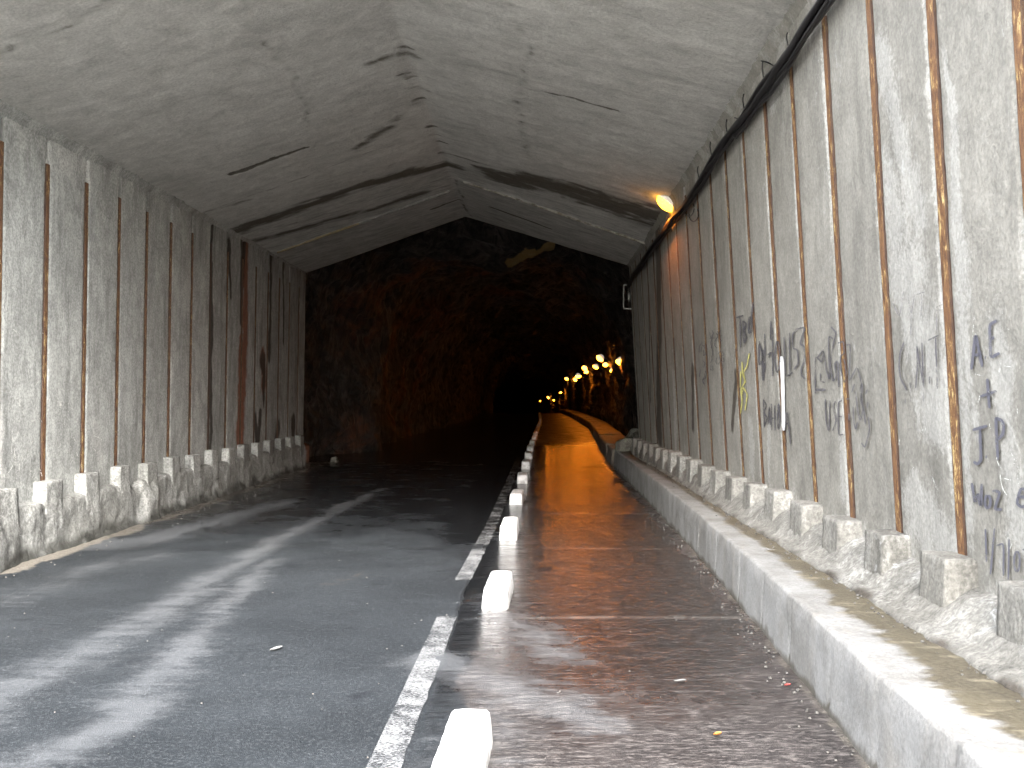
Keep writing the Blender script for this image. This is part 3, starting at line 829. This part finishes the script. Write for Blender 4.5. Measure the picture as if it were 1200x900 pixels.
# ------------------------------------------------------------------ rock tunnel
def rock():
    ys = []; y = 20.25
    while y < 262:
        ys.append(y); y += .13 if y < 34 else (.2 if y < 60 else (.5 if y < 100 else 1.2))
    nt = 190
    gable = [(-5.45, -.3), (-5.45, 4.5), (RIDX, 5.75), (2.65, 4.55), (2.65, -.3)]
    def gp(t):
        L = [0]
        for a, b in zip(gable, gable[1:]): L.append(L[-1] + math.dist(a, b))
        d = t * L[-1]
        for k in range(4):
            if d <= L[k + 1]:
                q = (d - L[k]) / (L[k + 1] - L[k]); return lerp(gable[k][0], gable[k + 1][0], q), lerp(gable[k][1], gable[k + 1][1], q)
        return gable[-1]
    YP = [(-.018, .131), (-.004, .138), (.022, .147)]
    sp = lambda c, e: math.copysign(abs(c) ** e, c)
    def fn(i, j):
        t = j / (nt - 1)
        if i == 0:
            x, z = gp(t); return (x, 20.1, z, 0, 0)
        y = ys[i - 1]; th = math.pi * (1 - t)
        c, s = math.cos(th), math.sin(th)
        w = wL(y) if c < 0 else wR(y)
        x0 = cxs(y) + sp(c, .62) * w; z0 = floor_z(y) - .25 + (hh(y) + .25) * abs(s) ** .74
        nrm = Vector((c * .9, 0, s)).normalized()
        p = Vector((x0, y, z0))
        q = Vector((x0 * .8, y * .8, z0 * .35))
        d = .50 * noise.noise(p * .38) + .24 * noise.noise(p * .95 + Vector((5, 1, 2)))
        rg = 1 - abs(noise.noise(q * 1.1)) * 2
        d += .20 * (rg - .5)
        vd, vp = noise.voronoi(Vector((x0, y, z0 * .55)) * .95)
        d += .32 * (vd[1] - vd[0]) - .1
        vd2, _ = noise.voronoi(p * 2.6)
        d += .22 * (vd2[1] - vd2[0])
        d += .05 * fr(x0 * 3, y * 3, z0 * 3, 3)
        # buttress-like bulges on the left wall a few metres in
        if c < 0: d -= .45 * math.exp(-((y - 30.5) / 1.6) ** 2) * sm(5.5, 2, z0) + .3 * math.exp(-((y - 36) / 1.3) ** 2) * sm(5.5, 2, z0)
        d = clamp(d * .85, -.7, .75)
        if z0 < .5 and c > 0 and y > 23: d = max(d, -.1)
        p = p + nrm * d
        if p.z > floor_z(y) + 4.5 and y < 24.5: p.z = max(p.z, 6.1 if abs(p.x - RIDX) < 3 else 5.4)
        och = (1.0 if c < 0 else .5) * sm(26, 29, y) * sm(48, 40, y) * (.5 + noise.noise(p * .5))  # paints the look of lamp-lit orange patches into the rock, strongest on the left
        yl = 0.0
        if 26.3 < y < 29.5 and s > .5:
            pass
        if 24 < p.y < 34:                     # the ochre patch on the brow, given as a streak on the rock itself
            u_, w_ = p.x / p.y, (p.z - CH) / p.y
            yl = 1.15 * poly_mask((u_ + .005 * nz(p.x * 4, p.z * 4, p.y) + .003 * nz(p.x * 13, p.z * 13), w_ + .005 * nz(p.z * 4, p.x * 4, 3)), YP, .010, .006)
        return (p.x, p.y, p.z, och, yl)
    m = MB(); m.grid(len(ys) + 1, nt, fn, names=('ochre', 'yellow'), flip=True)
    # back end
    e = [fn(len(ys), j)[:3] for j in range(nt)]
    m.add(e, [tuple(range(nt))])
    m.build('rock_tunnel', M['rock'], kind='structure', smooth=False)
    # hill over the tunnel (outside)
    g = MB(); xs = [-120, -70, -40, -22, -13, -9, -7, -4, -1, 2, 5, 7, 11, 20, 38, 70, 120]; yy = [19.6, 20.2, 24, 32, 45, 70, 110, 180, 280]
    def hf(i, j):
        x, y = xs[j], yy[i]
        base = -.2 if i == 0 and (x <= -7 or x >= 5) else (8.2 if i <= 1 else 8.5 + (y - 20) * .45)
        if i == 1 and (x <= -7 or x >= 5): base = 8.2
        if i == 0 and -7 < x < 5: base = 6.6
        return (x, y + (0 if abs(x) < 12 else 2 * nz(x, y)), base + (0 if i < 2 else 4 * nz(x * .05, y * .05)))
    g.grid(len(yy), len(xs), hf, flip=True)
    g.build('hillside', M['hill'], kind='structure', smooth=False)
rock()

# ------------------------------------------------------------------ lane divider blocks
ORD = ['first', 'second', 'third', 'fourth', 'fifth', 'sixth', 'seventh', 'eighth', 'ninth', 'tenth', 'eleventh', 'twelfth', 'thirteenth', 'fourteenth', 'fifteenth', 'sixteenth', 'seventeenth', 'eighteenth', 'nineteenth', 'twentieth', 'twenty-first', 'twenty-second', 'twenty-third', 'twenty-fourth', 'twenty-fifth', 'twenty-sixth']
def blocks():
    ny = 44; L = .88; w0, w1, h = .205, .15, .165
    prof = []
    for u, z in [(-1, -.02), (-1, .0), (-.97, .05), (-.90, .12), (-.86, .15), (-.74, .163), (-.3, .167), (.3, .167), (.74, .163), (.86, .15), (.90, .12), (.97, .05), (1, 0), (1, -.02)]:
        prof.append((u * w0 / 2 * (1 if z < .16 else .98), z))
    def fn(i, j, sd=0.0):
        t = i / (ny - 1); y = t * L; x, z = prof[j]
        e = min(t, 1 - t) * L
        k = sm(0, .07, e + .012)
        z = z * lerp(.45, 1, k) if e < .07 else z
        x *= lerp(.86, 1, sm(0, .04, e + .005))
        gr = max(sm(.012, 0, abs(t - .40) * L), sm(.012, 0, abs(t - .62) * L))
        z -= .006 * gr * (z > .1)
        x += .004 * nz(y * 9, z * 20, sd); z += .003 * nz(y * 8, x * 20, sd + 4)
        return (x, y, z, gr * (z > .12))
    var = []
    for s in range(3):
        m = MB(); m.grid(ny, len(prof), lambda i, j: fn(i, j, s * 5.0), flip=True, names=('groove',))
        a = [fn(0, j, s * 5.0)[:3] for j in range(len(prof))]; b = [fn(ny - 1, j, s * 5.0)[:3] for j in range(len(prof))]
        m.add(a, [tuple(range(len(a)))]); m.add(b, [tuple(reversed(range(len(b))))])
        var.append(m)
    protos = []
    for k in range(26):
        y = 3.95 + 3.72 * k
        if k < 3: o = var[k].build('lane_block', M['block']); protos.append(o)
        else: o = protos[k % 3].copy(); COL.objects.link(o)
        o.location = (BLK(y), y, floor_z(y)); o.rotation_euler.z = -math.atan2(BLK(y + 2) - BLK(y), 2) + random.uniform(-.03, .03)
        o.scale = (1, random.uniform(.92, 1.05), random.uniform(.92, 1.05))
        if k == 0: lb = 'nearest white kerb block, cut by the bottom of the photo'
        elif k == 1: lb = 'second white kerb block from the camera, standing in a ring of pale dust'
        else: lb = ORD[k] + ' white kerb block counted from the camera, between dark lane and wet lane'
        tag(o, lb, 'kerb block', 'white blocks dividing the two lanes')
blocks()

# ------------------------------------------------------------------ lamps
def lathe(prof, n=18, wob=0.0):
    v = []; f = []
    for i, (r, z) in enumerate(prof):
        for k in range(n):
            a = 2 * math.pi * k / n
            rr = r * (1 + wob * nz(math.cos(a) * 2, math.sin(a) * 2, z * 9))
            v.append(Vector((rr * math.cos(a), rr * math.sin(a), z)))
    for i in range(len(prof) - 1):
        for k in range(n):
            f.append((i * n + k, i * n + (k + 1) % n, (i + 1) * n + (k + 1) % n, (i + 1) * n + k))
    return v, f
def floodlight(loc, wallx, label, far=False, energy=40, tilt=(0, 0), s=1.0, pole=False, arm=True, size=None):
    """hood, glowing lens, bracket to the rock or wall (or a post down to the ground)"""
    T = empty('floodlight', loc, label=label, cat='lamp', group='orange floodlights along the right wall')
    D_ = loc[1]
    rot = Euler((tilt[0], tilt[1], 0)).to_matrix()
    def part(name, pr, mat, wob=.05):
        v, f = lathe(pr, wob=wob); m = MB(); m.add([rot @ p * s for p in v], f)
        o = m.build(name, mat); o.parent = T; return o
    part('lamp_hood', [(.001, .16), (.05, .155), (.09, .13), (.125, .08), (.15, .02), (.158, 0), (.150, -.002), (.148, .0), (.12, .075), (.05, .14)], M['hood'])
    part('lamp_lens', [(.146, .004), (.142, -.02), (.125, -.05), (.09, -.072), (.045, -.085), (.001, -.09)], M['lens_far'] if far else M['lens'])
    m = MB()
    dx = wallx - loc[0]
    if pole:
        zf = floor_z(loc[1]) - loc[2]
        m.tube([(.12, .05, zf), (.12, .05, -.1), (.10, .03, .10), (0, 0, .16 * s)], .045, 8)
        o = m.build('lamp_post', M['steel']); o.parent = T
    elif arm:
        m.tube([(dx, .10, -.22), (dx * .5, .06, -.12), (dx * .28 + .08, .04, -.02), (.10 * s, .0, .09 * s), (0, 0, .16 * s)], .016, 7)
        m.tube([(dx, .10, -.40), (dx, .10, -.04)], .026, 7)
        o = m.build('bracket', M['steel']); o.parent = T
    ld = bpy.data.lights.new('lamp_light', 'SPOT'); ld.energy = energy; ld.color = (1.0, .26, .025); ld.shadow_soft_size = .08
    ld.spot_size = R(178); ld.spot_blend = .6
    lo = bpy.data.objects.new('lamp_light', ld); COL.objects.link(lo); lo.parent = T
    lo.location = rot @ Vector((0, 0, -.19 * s)); lo.rotation_euler = (tilt[0] if D_ > 20 else 0, tilt[1] * .2, 0)
    return T
def at(x, y, D): return ((x - VX) / F * D, D, CH + (VY - y) / F * D)
floodlight(at(781, 238, 15.0), XR(4.3), 'lit floodlight with white hood under the roof, beside the black cables on the pale wall', far=True, energy=8, tilt=(R(4), R(40)), s=1.1)
far = [(727, 424, 36, 'big lit floodlight nearest the portal edge, farthest right of the tunnel cluster', False),
       (703, 420, 40, 'highest lit floodlight of the cluster inside the rock tunnel', False),
       (709.5, 427.5, 44, 'small lit floodlight just below right of the highest tunnel lamp', False),
       (718, 434, 42, 'tilted lit floodlight low on a bright strut, under the big right one', False),
       (698, 430, 48, 'round lit floodlight just below left of the highest tunnel lamp', False),
       (685, 431.5, 56, 'lit floodlight above the brightly lit rock strip in the tunnel, upper of a pair', False),
       (687, 436, 60, 'lit floodlight touching the brightly lit rock strip, lower of a pair', False),
       (677.5, 441, 68, 'wide bright floodlight second from the tall lamp post', False),
       (674, 445, 75, 'small bright floodlight right beside the tall lamp post', False),
       (664, 444, 90, 'lit lamp on a tall thin post standing at the kerb in the tunnel', True),
       (657, 460, 115, 'tiny lit lamp left of the tall lamp post, higher than the farther ones', False),
       (649, 469, 126, 'faint reddish lamp between two tiny brighter lamps deep in the tunnel', False),
       (642.5, 466, 140, 'tiny lit lamp just right of the end of the row of white blocks', False),
       (634, 470, 165, 'tiny white-orange lamp right above the end of the row of white blocks', False),
       (619.5, 474, 200, 'tiny lit lamp left of the row of blocks, second from the left', False),
       (597, 481, 230, 'lone tiny orange lamp, farthest left and deepest in the tunnel', False)]
for i, (x, y, D, lb, pole) in enumerate(far):
    loc = at(x, y, D)
    e = [75, 75, 45, 60, 60, 120, 90, 140, 100, 170, 150, 60, 150, 180, 200, 200][i]
    wx = cxs(D) + wR(D) * .96
    s = [1.1, 1.05, .75, .8, .9, 1.0, .85, 1.3, .95, 1.1, .9, .7, 1.2, 1.3, 1.4, 1.4][i]
    floodlight(loc, min(wx, loc[0] + 1.8) if D < 100 else loc[0] + .6, lb, far=False, energy=e * (.05 if D < 50 else .018), tilt=(R(-24 + 12 * math.sin(i * 2.1)), R(14 + 30 * math.sin(i * 1.7))), s=s, pole=pole)

# ------------------------------------------------------------------ cables and the steel frame at the portal
def cables():
    key = [(1008, -45), (985, -8), (958, 33), (940, 60), (924, 80), (897, 113), (876, 145), (853, 175), (838, 198), (822, 224), (805, 246), (787, 268), (763, 300), (745, 326), (741, 333)]
    pts = [rwall(*p) for p in key]
    pts = [(3.2, pts[0][1] + .05), (4.6, pts[0][1] + .03)] + pts if pts[0][0] > 5 else pts
    def path(t):
        n = len(pts) - 1; q = clamp(t) * n; k = min(int(q), n - 1); f_ = q - k
        p0, p1, p2, p3 = pts[max(k - 1, 0)], pts[k], pts[k + 1], pts[min(k + 2, n)]
        c = lambda a, b, c_, d: .5 * ((2 * b) + (-a + c_) * f_ + (2 * a - 5 * b + 4 * c_ - d) * f_ ** 2 + (-a + 3 * b - 3 * c_ + d) * f_ ** 3)
        return c(p0[0], p1[0], p2[0], p3[0]), c(p0[1], p1[1], p2[1], p3[1])
    T = empty('cable_bundle', (XR(4) - .05, 10, 4.0), label='thick bundle of black cables strung along the top of the graffitied wall', cat='cable')
    N = 170
    for c in range(7):
        m = MB(); P = []
        r = [.030, .026, .024, .022, .017, .013, .009][c]
        for i in range(N):
            y, z = path(i / (N - 1))
            a = c * 2 * math.pi / 6 + 1.3 * nz(y * .5, c * 7) * 3
            rad = .036 if c < 6 else 0
            sag = 0.0
            if c in (4, 5): sag = .07 * abs(math.sin(y * math.pi / (1.3 + .3 * c))) * (1 if y < 10 else .5)
            if c == 6: sag = -.01
            P.append((XR(z) - .075 - rad * math.cos(a) * .6, y, z + rad * math.sin(a) - sag + .012 * nz(y * 2, c)))
        m.tube(P, r, 8); m.build('cable', M['cable'], T)
    for (a, b) in [((886, 71), (914, 82)), ((863, 138), (874, 150)), ((838, 182), (846, 181)), ((897, 70), (897, 112)), ((874, 110), (874, 145)), ((926, 38), (926, 70)), ((854, 140), (854, 172)), ((835, 165), (835, 195)), ((820, 195), (821, 222))]:
        A, B = rwall(*a), rwall(*b)
        P = [(XR(lerp(A[1], B[1], q / 6)) - .02 - .01 * math.sin(q), lerp(A[0], B[0], q / 6), lerp(A[1], B[1], q / 6) + .03 * math.sin(math.pi * q / 6)) for q in range(7)]
        m = MB(); m.tube(P, .006, 5); m.build('tie_wire', M['cable'], T)
    for cx, cy, k in [(812, 240, 1), (818, 246, 2)]:
        P = [(XR(4) - .05, rwall(cx + 6 * math.cos(a), cy + 9 * math.sin(a))[0], rwall(cx + 6 * math.cos(a), cy + 9 * math.sin(a))[1] - .05) for a in [x * .35 for x in range(-2, 10)]]
        m = MB(); m.tube(P, .007, 5); m.build('tie_wire', M['cable'], T)
    # drop of the bundle to the frame
    FR = empty('bracket_frame', at(737, 348, 21.6), label='small rusty steel bracket frame hanging at the right edge of the dark portal', cat='bracket')
    m = MB(); hw_, hz = .115, .25
    for a, b in [((-1, -1), (-1, 1)), ((-1, 1), (1, 1)), ((1, 1), (1, -1)), ((1, -1), (-1, -1))]:
        m.box(((a[0] + b[0]) / 2 * hw_, 0, (a[1] + b[1]) / 2 * hz), (abs(a[0] - b[0]) * hw_ + .025, .05, abs(a[1] - b[1]) * hz + .025), (1, 1, 1))
    m.box((.14, .0, .12), (.10, .03, .03)); m.box((.14, .0, -.12), (.10, .03, .03))
    o = m.build('frame', M['steel'], smooth=False); o.parent = FR
    m = MB(); v, f = lathe([(.001, .12), (.03, .12), (.035, .08), (.02, .06), (.045, .04), (.02, .02), (.045, 0), (.02, -.02), (.045, -.05), (.02, -.07), (.001, -.1)], 10)
    m.add(v, f); m.tube([(0, 0, -.25), (0, 0, .25)], .008, 6); o = m.build('insulator', M['steel']); o.parent = FR
    m = MB(); m.tube([(.02, 0, .25), (.03, 0, .45), (.06, -.02, .62), (.10, -.1, .7)], .014, 7); o = m.build('conduit', M['cable']); o.parent = FR
cables()

# ------------------------------------------------------------------ graffiti
def surfR(y, z):
    bar = min(abs(y - b) for b in barsR)
    return XR(z) - (.010 if bar < .09 else .0125)
def ribbon(m, pts, w, P=rwall, side=1, sub=6):
    """a brush stroke, w = width in photo pixels at the place where it is painted"""
    q = []
    for a, b in zip(pts, pts[1:]):
        for k in range(sub): q.append((lerp(a[0], b[0], k / sub), lerp(a[1], b[1], k / sub)))
    q.append(pts[-1])
    # smooth
    for _ in range(2): q = [q[0]] + [((a[0] + 2 * b[0] + c[0]) / 4, (a[1] + 2 * b[1] + c[1]) / 4) for a, b, c in zip(q, q[1:], q[2:])] + [q[-1]]
    v = []; n = len(q)
    for i, p in enumerate(q):
        a, b = q[max(i - 1, 0)], q[min(i + 1, n - 1)]
        dx, dy = b[0] - a[0], b[1] - a[1]; L = math.hypot(dx, dy) or 1
        ww = w * (.5 + .5 * sm(0, 2, min(i, n - 1 - i) + .6)) * (1 + .25 * nz(i * .7, p[0] * .3))
        for sg in (-.5, .5):
            y, z = P(p[0] - dy / L * ww * sg, p[1] + dx / L * ww * sg)
            x = surfR(y, z) if side > 0 else XL(z, y) + .0125
            v.append((x, y, z))
    m.add(v, [(2 * i, 2 * i + 1, 2 * i + 3, 2 * i + 2) for i in range(n - 1)])
def ell(cx, cy, rx, ry, n=14): return [(cx + rx * math.sin(2 * math.pi * k / n), cy - ry * math.cos(2 * math.pi * k / n)) for k in range(n + 1)]
def graf(name, label, strokes, mat, w, ox, oy, s):
    m = MB()
    for st in strokes:
        ww = w
        if isinstance(st, tuple) and isinstance(st[0], (int, float)): ww, st = st
        ribbon(m, [(ox + x / s, oy + y / s) for x, y in st], ww)
    m.build(name, mat, WR, label=label)
graf('graffiti', 'grey spray-painted initials A.E + J.P', [
    [(156, 415), (170, 300), (181, 205), (200, 300), (220, 398)], [(172, 332), (210, 326)], [(234, 343), (242, 345)],
    [(308, 128), (264, 150), (266, 250), (270, 348), (322, 318)], [(268, 238), (290, 226)],
    [(250, 468), (256, 560), (263, 642)], [(208, 574), (304, 540)],
    [(162, 770), (250, 745)], [(206, 765), (212, 900), (212, 950), (190, 970), (168, 955)], [(240, 925), (248, 928)],
    [(300, 695), (304, 800), (312, 945)], [(300, 698), (335, 715), (348, 750), (340, 800), (304, 828)]], M['spray'], 3.6, 1110, 350, 5)
graf('graffiti', 'grey spray-painted word Woz and a round sign after it', [
    [(158, 180), (178, 300), (194, 235), (212, 328), (216, 185)], ell(252, 290, 17, 36), [(280, 225), (326, 232), (292, 335), (336, 335)],
    [(480, 262), (430, 262), (448, 212), (478, 218), (484, 250)], [(430, 262), (424, 300), (450, 322), (484, 310)]], M['spray'], 3.4, 1110, 530, 5)
graf('graffiti', 'thin grey spray-painted date 1/7/07', [
    [(238, 450), (242, 550), (245, 642)], [(292, 445), (280, 580), (268, 715)], [(303, 548), (346, 532), (344, 725)], [(378, 510), (373, 745)],
    ell(424, 640, 17, 60), [(458, 572), (500, 560), (482, 700)]], M['spray'], 2.3, 1110, 530, 5)
graf('graffiti', 'thin dark letters C.N.T', [
    [(178, 400), (152, 470), (145, 560), (156, 640), (200, 718)], [(222, 665), (222, 700)], [(255, 702), (268, 560), (264, 425)], [(264, 425), (290, 580), (310, 702)], [(298, 402), (302, 560), (310, 702)],
    [(348, 625), (348, 672)], [(336, 388), (410, 352)], [(388, 370), (394, 560), (400, 705)]], M['spray_thin'], 1.9, 1030, 330, 5.62)
graf('graffiti', 'very faded grey letters above the C.N.T', [
    [(105, 140), (150, 240), (176, 60)], [(205, 100), (226, 222), (250, 85)], [(226, 222), (222, 350)], [(262, 85), (318, 68)], [(296, 78), (292, 230)], [(392, 170), (430, 150)], [(392, 190), (432, 185)], [(395, 210), (395, 335)],
    [(188, 740), (188, 802)], [(222, 700), (222, 792)], [(307, 710), (307, 795)]], M['spray_fade'], 1.3, 1030, 330, 5.62)
graf('graffiti', 'tangled dark tag of looping letters with the word USE below', [
    [(98, 512), (95, 260), (142, 312), (150, 222), (108, 282)], [(150, 222), (165, 330), (192, 440), (184, 130), (212, 150)], [(200, 72), (236, 112), (214, 195), (195, 320), (212, 435), (236, 405), (226, 310), (246, 300), (252, 470)],
    [(245, 180), (282, 168), (288, 245), (260, 268), (262, 340), (286, 450), (304, 380), (284, 285)], [(303, 192), (330, 190), (326, 300), (318, 442), (374, 330), (402, 440)],
    (3.2, [(98, 488), (166, 488)]), [(130, 380), (132, 430), (160, 440)],
    [(163, 550), (168, 690), (188, 772), (194, 560)], [(232, 562), (212, 600), (238, 690), (212, 757)], [(272, 556), (248, 572), (250, 790), (280, 780)], [(250, 662), (272, 666)], [(320, 645), (322, 690)], [(298, 548), (322, 548)],
    [(358, 448), (338, 505)], [(362, 500), (380, 640), (396, 695), (416, 610), (395, 480), (404, 440), (412, 480), (398, 560), (420, 620), (428, 712)], [(348, 600), (350, 700), (364, 752), (376, 700)], [(448, 668), (458, 750), (426, 872), (402, 836)],
    [(442, 485), (430, 516)], [(445, 568), (442, 605)], (2.6, [(402, 450), (402, 560)])], M['spray_thin'], 1.7, 940, 370, 5.62)
graf('graffiti', 'tall dark spray-painted marks ending in the number 1153', [
    [(205, 250), (204, 400), (232, 340), (205, 250)], [(238, 205), (240, 430)], (4.0, [(226, 300), (230, 480)]), [(256, 330), (276, 312), (262, 345)], [(285, 170), (285, 452)], [(275, 130), (272, 240)],
    ell(312, 340, 13, 92), [(352, 225), (360, 462), (402, 432)], [(384, 200), (386, 440)], [(432, 185), (402, 204), (404, 290), (432, 300), (438, 380), (410, 415)], [(420, 180), (476, 165), (446, 262), (468, 280), (472, 370), (452, 410), (456, 450), (474, 470)]], M['spray_thin'], 2.0, 850, 350, 5)
graf('graffiti', 'dark cramped word in tall capitals below the number', [
    [(230, 590), (236, 755)], [(230, 592), (250, 625), (233, 665), (254, 700), (236, 750)], [(258, 740), (266, 620), (270, 740)], [(278, 615), (280, 772)], [(296, 625), (299, 772)], [(279, 700), (298, 700)], [(318, 615), (312, 700), (318, 775), (328, 700), (318, 615)],
    [(358, 770), (370, 645), (390, 852)], [(362, 735), (380, 728)]], M['spray_thin'], 1.7, 850, 350, 5)
graf('graffiti', 'blurred grey letters on the darker grey panel', [
    [(70, 112), (112, 98)], [(92, 108), (96, 285)], [(110, 130), (116, 262)], [(112, 130), (132, 150), (114, 190), (134, 225), (116, 262)], [(146, 110), (144, 205), (162, 190), (160, 108), (146, 110)], [(170, 20), (158, 105)]], M['spray_thin'], 2.2, 850, 350, 5)
graf('graffiti', 'pale yellow zigzag scrawl', [
    [(148, 320), (132, 400), (112, 430), (122, 490), (96, 530), (106, 600), (95, 675)], [(104, 370), (108, 440), (126, 492)], [(108, 515), (136, 560), (122, 655)], [(98, 425), (94, 520)], [(110, 520), (104, 560)]], M['yellow_paint'], 1.5, 850, 350, 5)
graf('paint_run', 'broad white paint run down from the number', [(4.6, [(337, 338), (342, 450), (346, 600), (349, 772)])], M['white_spray'], 4.6, 850, 350, 5)
random.seed(21)
sc_ = []
for cx, cy, n in ((240, 340, 20), (150, 420, 12)):
    for k in range(n):
        x = cx + random.uniform(-45, 50) * (1 if n > 15 else .4); y = cy + random.uniform(-130, 140)
        sc_.append([(x, y), (x + random.uniform(-14, 14), y + random.uniform(12, 45)), (x + random.uniform(-16, 16), y + random.uniform(20, 70))])
graf('graffiti', 'smudged dark scribbles on the far part of the wall', sc_, M['spray_thin'], .8, 800, 350, 6)
def scratches(W, P, side, areas, w):
    m = MB()
    for (x0, y0, x1, y1, n) in areas:
        for _ in range(n):
            x, y = random.uniform(x0, x1), random.uniform(y0, y1); a = random.choice((1.5, 1.7, 1.3, .2, random.uniform(0, 3.1))); L = random.uniform(6, 30); cv = random.uniform(-.9, .9)
            p = [(x, y)]
            for _k in range(5):
                x += math.cos(a) * L / 5 * .6; y += math.sin(a) * L / 5; a += cv / 3; p.append((x, y))
            ribbon(m, p, random.uniform(.5, 1.0) * w, P, side, 3)
    m.build('scratches', M['scratch'], W, label='pale scratched lines')
scratches(WR, rwall, 1, [(1140, 360, 1198, 640, 26), (1056, 480, 1106, 580, 8)], 1.0)
scratches(WL, lwall, -1, [(4, 400, 48, 560, 34), (58, 440, 92, 550, 22), (102, 450, 130, 540, 10), (4, 300, 45, 400, 5)], .9)

# ------------------------------------------------------------------ loose things on the ground
def stone(x, y, r, label, z=None, mat=None):
    m = MB(); m.box((0, 0, 0), (r * 1.5, r * 1.2, r), (5, 5, 4), r * .22, 1.6 / r, r * .25, (.75, .8), seed=x * 7 + y)
    o = m.build('stone', mat or M['stone'], smooth=False); o.location = (x, y, (floor_z(y) if z is None else z) + r * .40); o.rotation_euler.z = x * 3
    tag(o, label, 'stone', 'loose stones beside the portal'); return o
stone(2.16, 22.6, .34, 'greenish grey stone lying at the end of the pale wall ledge', .36)
stone(2.45, 22.3, .28, 'smaller pale stone touching the end of the pale wall ledge', .38)
stone(2.75, 25.5, .42, 'dark stone on the rubble behind the tunnel kerb, nearest the portal', .30)
stone(3.05, 28.2, .5, 'large dark stone against the right rock wall behind the tunnel kerb', .25)
stone(-4.75, 25.0, .14, 'small stone in the left gutter just inside the rock tunnel', 0)
def bit(name, cat, label, px_, size, mat, rot):
    x, y = ground(*px_); m = MB()
    def fn(i, j):
        u, v = i / 6 - .5, j / 4 - .5; w = (1 - (2 * u) ** 2 * .8)
        return (u * size[0], v * size[1] * w, .006 + .25 * size[1] * (v * v * 2 + .3 * math.sin(u * 5)) + .004)
    m.grid(7, 5, fn, flip=False); m.grid(7, 5, lambda i, j: (*fn(i, j)[:2], fn(i, j)[2] - .004), flip=True)
    o = m.build(name, mat); o.location = (x, y, .008); o.rotation_euler.z = rot; tag(o, label, cat)
bit('paper_scrap', 'litter', 'pale grey torn scrap lying alone on the dark lane', (324, 763), (.10, .035), M['scrap'], .9)
bit('fallen_leaf', 'leaf', 'small orange leaf on the wet lane, lower right', (841, 864), (.04, .028), M['leaf_orange'], .3)
bit('red_scrap', 'litter', 'tiny red scrap on the wet lane near the kerb foot', (923, 806), (.035, .02), M['red_scrap'], .1)
bit('plastic_strip', 'litter', 'flat whitish strip on the middle of the wet lane', (797, 801), (.07, .02), M['scrap'], .1)
random.seed(5)
m = MB()
for k in range(520):
    if k % 3 == 0:
        y = random.uniform(4, 14); x = K(y) - abs(random.gauss(0, .09)) - .02
    elif k % 3 == 1:
        y = random.uniform(7, 20); x = -4.72 + abs(random.gauss(0, .16))
    else:
        y = 4 + 12 * random.random() ** 1.6; x = random.uniform(-4.3, 1.4)
    r = random.uniform(.002, .006) if k % 3 == 2 else random.uniform(.003, .011)
    m.box((x, y, .006 + .008 * fr(x * .8, y * .5) + r * .3), (r * 1.6, r * 1.3, r), (2, 2, 1), r * .25, 60, taper=(.7, .7))
m.build('grit', M['grit'], smooth=False, kind='stuff')
random.seed(6)
m = MB()
for k in range(200):
    y = random.uniform(4, 18); x = IN(y) - abs(random.gauss(0, .05)); r = random.uniform(.003, .011)
    m.box((x, y, .408 + r * .3), (r * 1.6, r * 1.3, r), (2, 2, 1), r * .25, 60, taper=(.7, .7))
m.build('walkway_grit', M['grit'], smooth=False, kind='stuff')

# ------------------------------------------------------------------ light, world, camera
SUN_EL, SUN_AZ = R(40), R(172)      # azimuth measured clockwise from +Y: behind the camera, to the right, veiled by cloud
w = bpy.data.worlds.new('World'); sc.world = w; w.use_nodes = True
nt = w.node_tree; bg = nt.nodes['Background']; sky = nt.nodes.new('ShaderNodeTexSky')
sky.sky_type = 'NISHITA'; sky.sun_disc = False; sky.sun_elevation = SUN_EL; sky.sun_rotation = SUN_AZ
sky.air_density = 1.3; sky.dust_density = 4.0
hs = nt.nodes.new('ShaderNodeHueSaturation'); hs.inputs['Saturation'].default_value = .32      # veiled, nearly white sky
nt.links.new(sky.outputs[0], hs.inputs['Color']); nt.links.new(hs.outputs[0], bg.inputs[0]); bg.inputs[1].default_value = .15
ld = bpy.data.lights.new('sun', 'SUN'); ld.energy = .55; ld.angle = R(50); ld.color = (1, .985, .96)
so = bpy.data.objects.new('sun', ld); COL.objects.link(so)
d = Vector((math.sin(SUN_AZ) * math.cos(SUN_EL), math.cos(SUN_AZ) * math.cos(SUN_EL), math.sin(SUN_EL)))
so.rotation_euler = (-d).to_track_quat('-Z', 'Y').to_euler(); so.location = d * 30
cam = bpy.data.cameras.new('camera'); co = bpy.data.objects.new('camera', cam); COL.objects.link(co)
co.location = (0, 0, CH); co.rotation_euler = (R(90), 0, 0)
cam.sensor_width = 36; cam.lens = 36 * F / 1200; cam.shift_x = -(VX - 600) / 1200; cam.shift_y = (VY - 450) / 1200
cam.clip_end = 2000; cam.clip_start = .05
sc.camera = co
sc.view_settings.view_transform = 'Standard'; sc.view_settings.look = 'None'; sc.view_settings.gamma = 1
sc.view_settings.exposure = 3.3
sc.cycles.max_bounces = 8; sc.cycles.diffuse_bounces = 6; sc.cycles.glossy_bounces = 3; sc.cycles.use_adaptive_sampling = True; sc.cycles.adaptive_threshold = .03
sc.cycles.sample_clamp_indirect = 6
sc.cycles.use_denoising = True
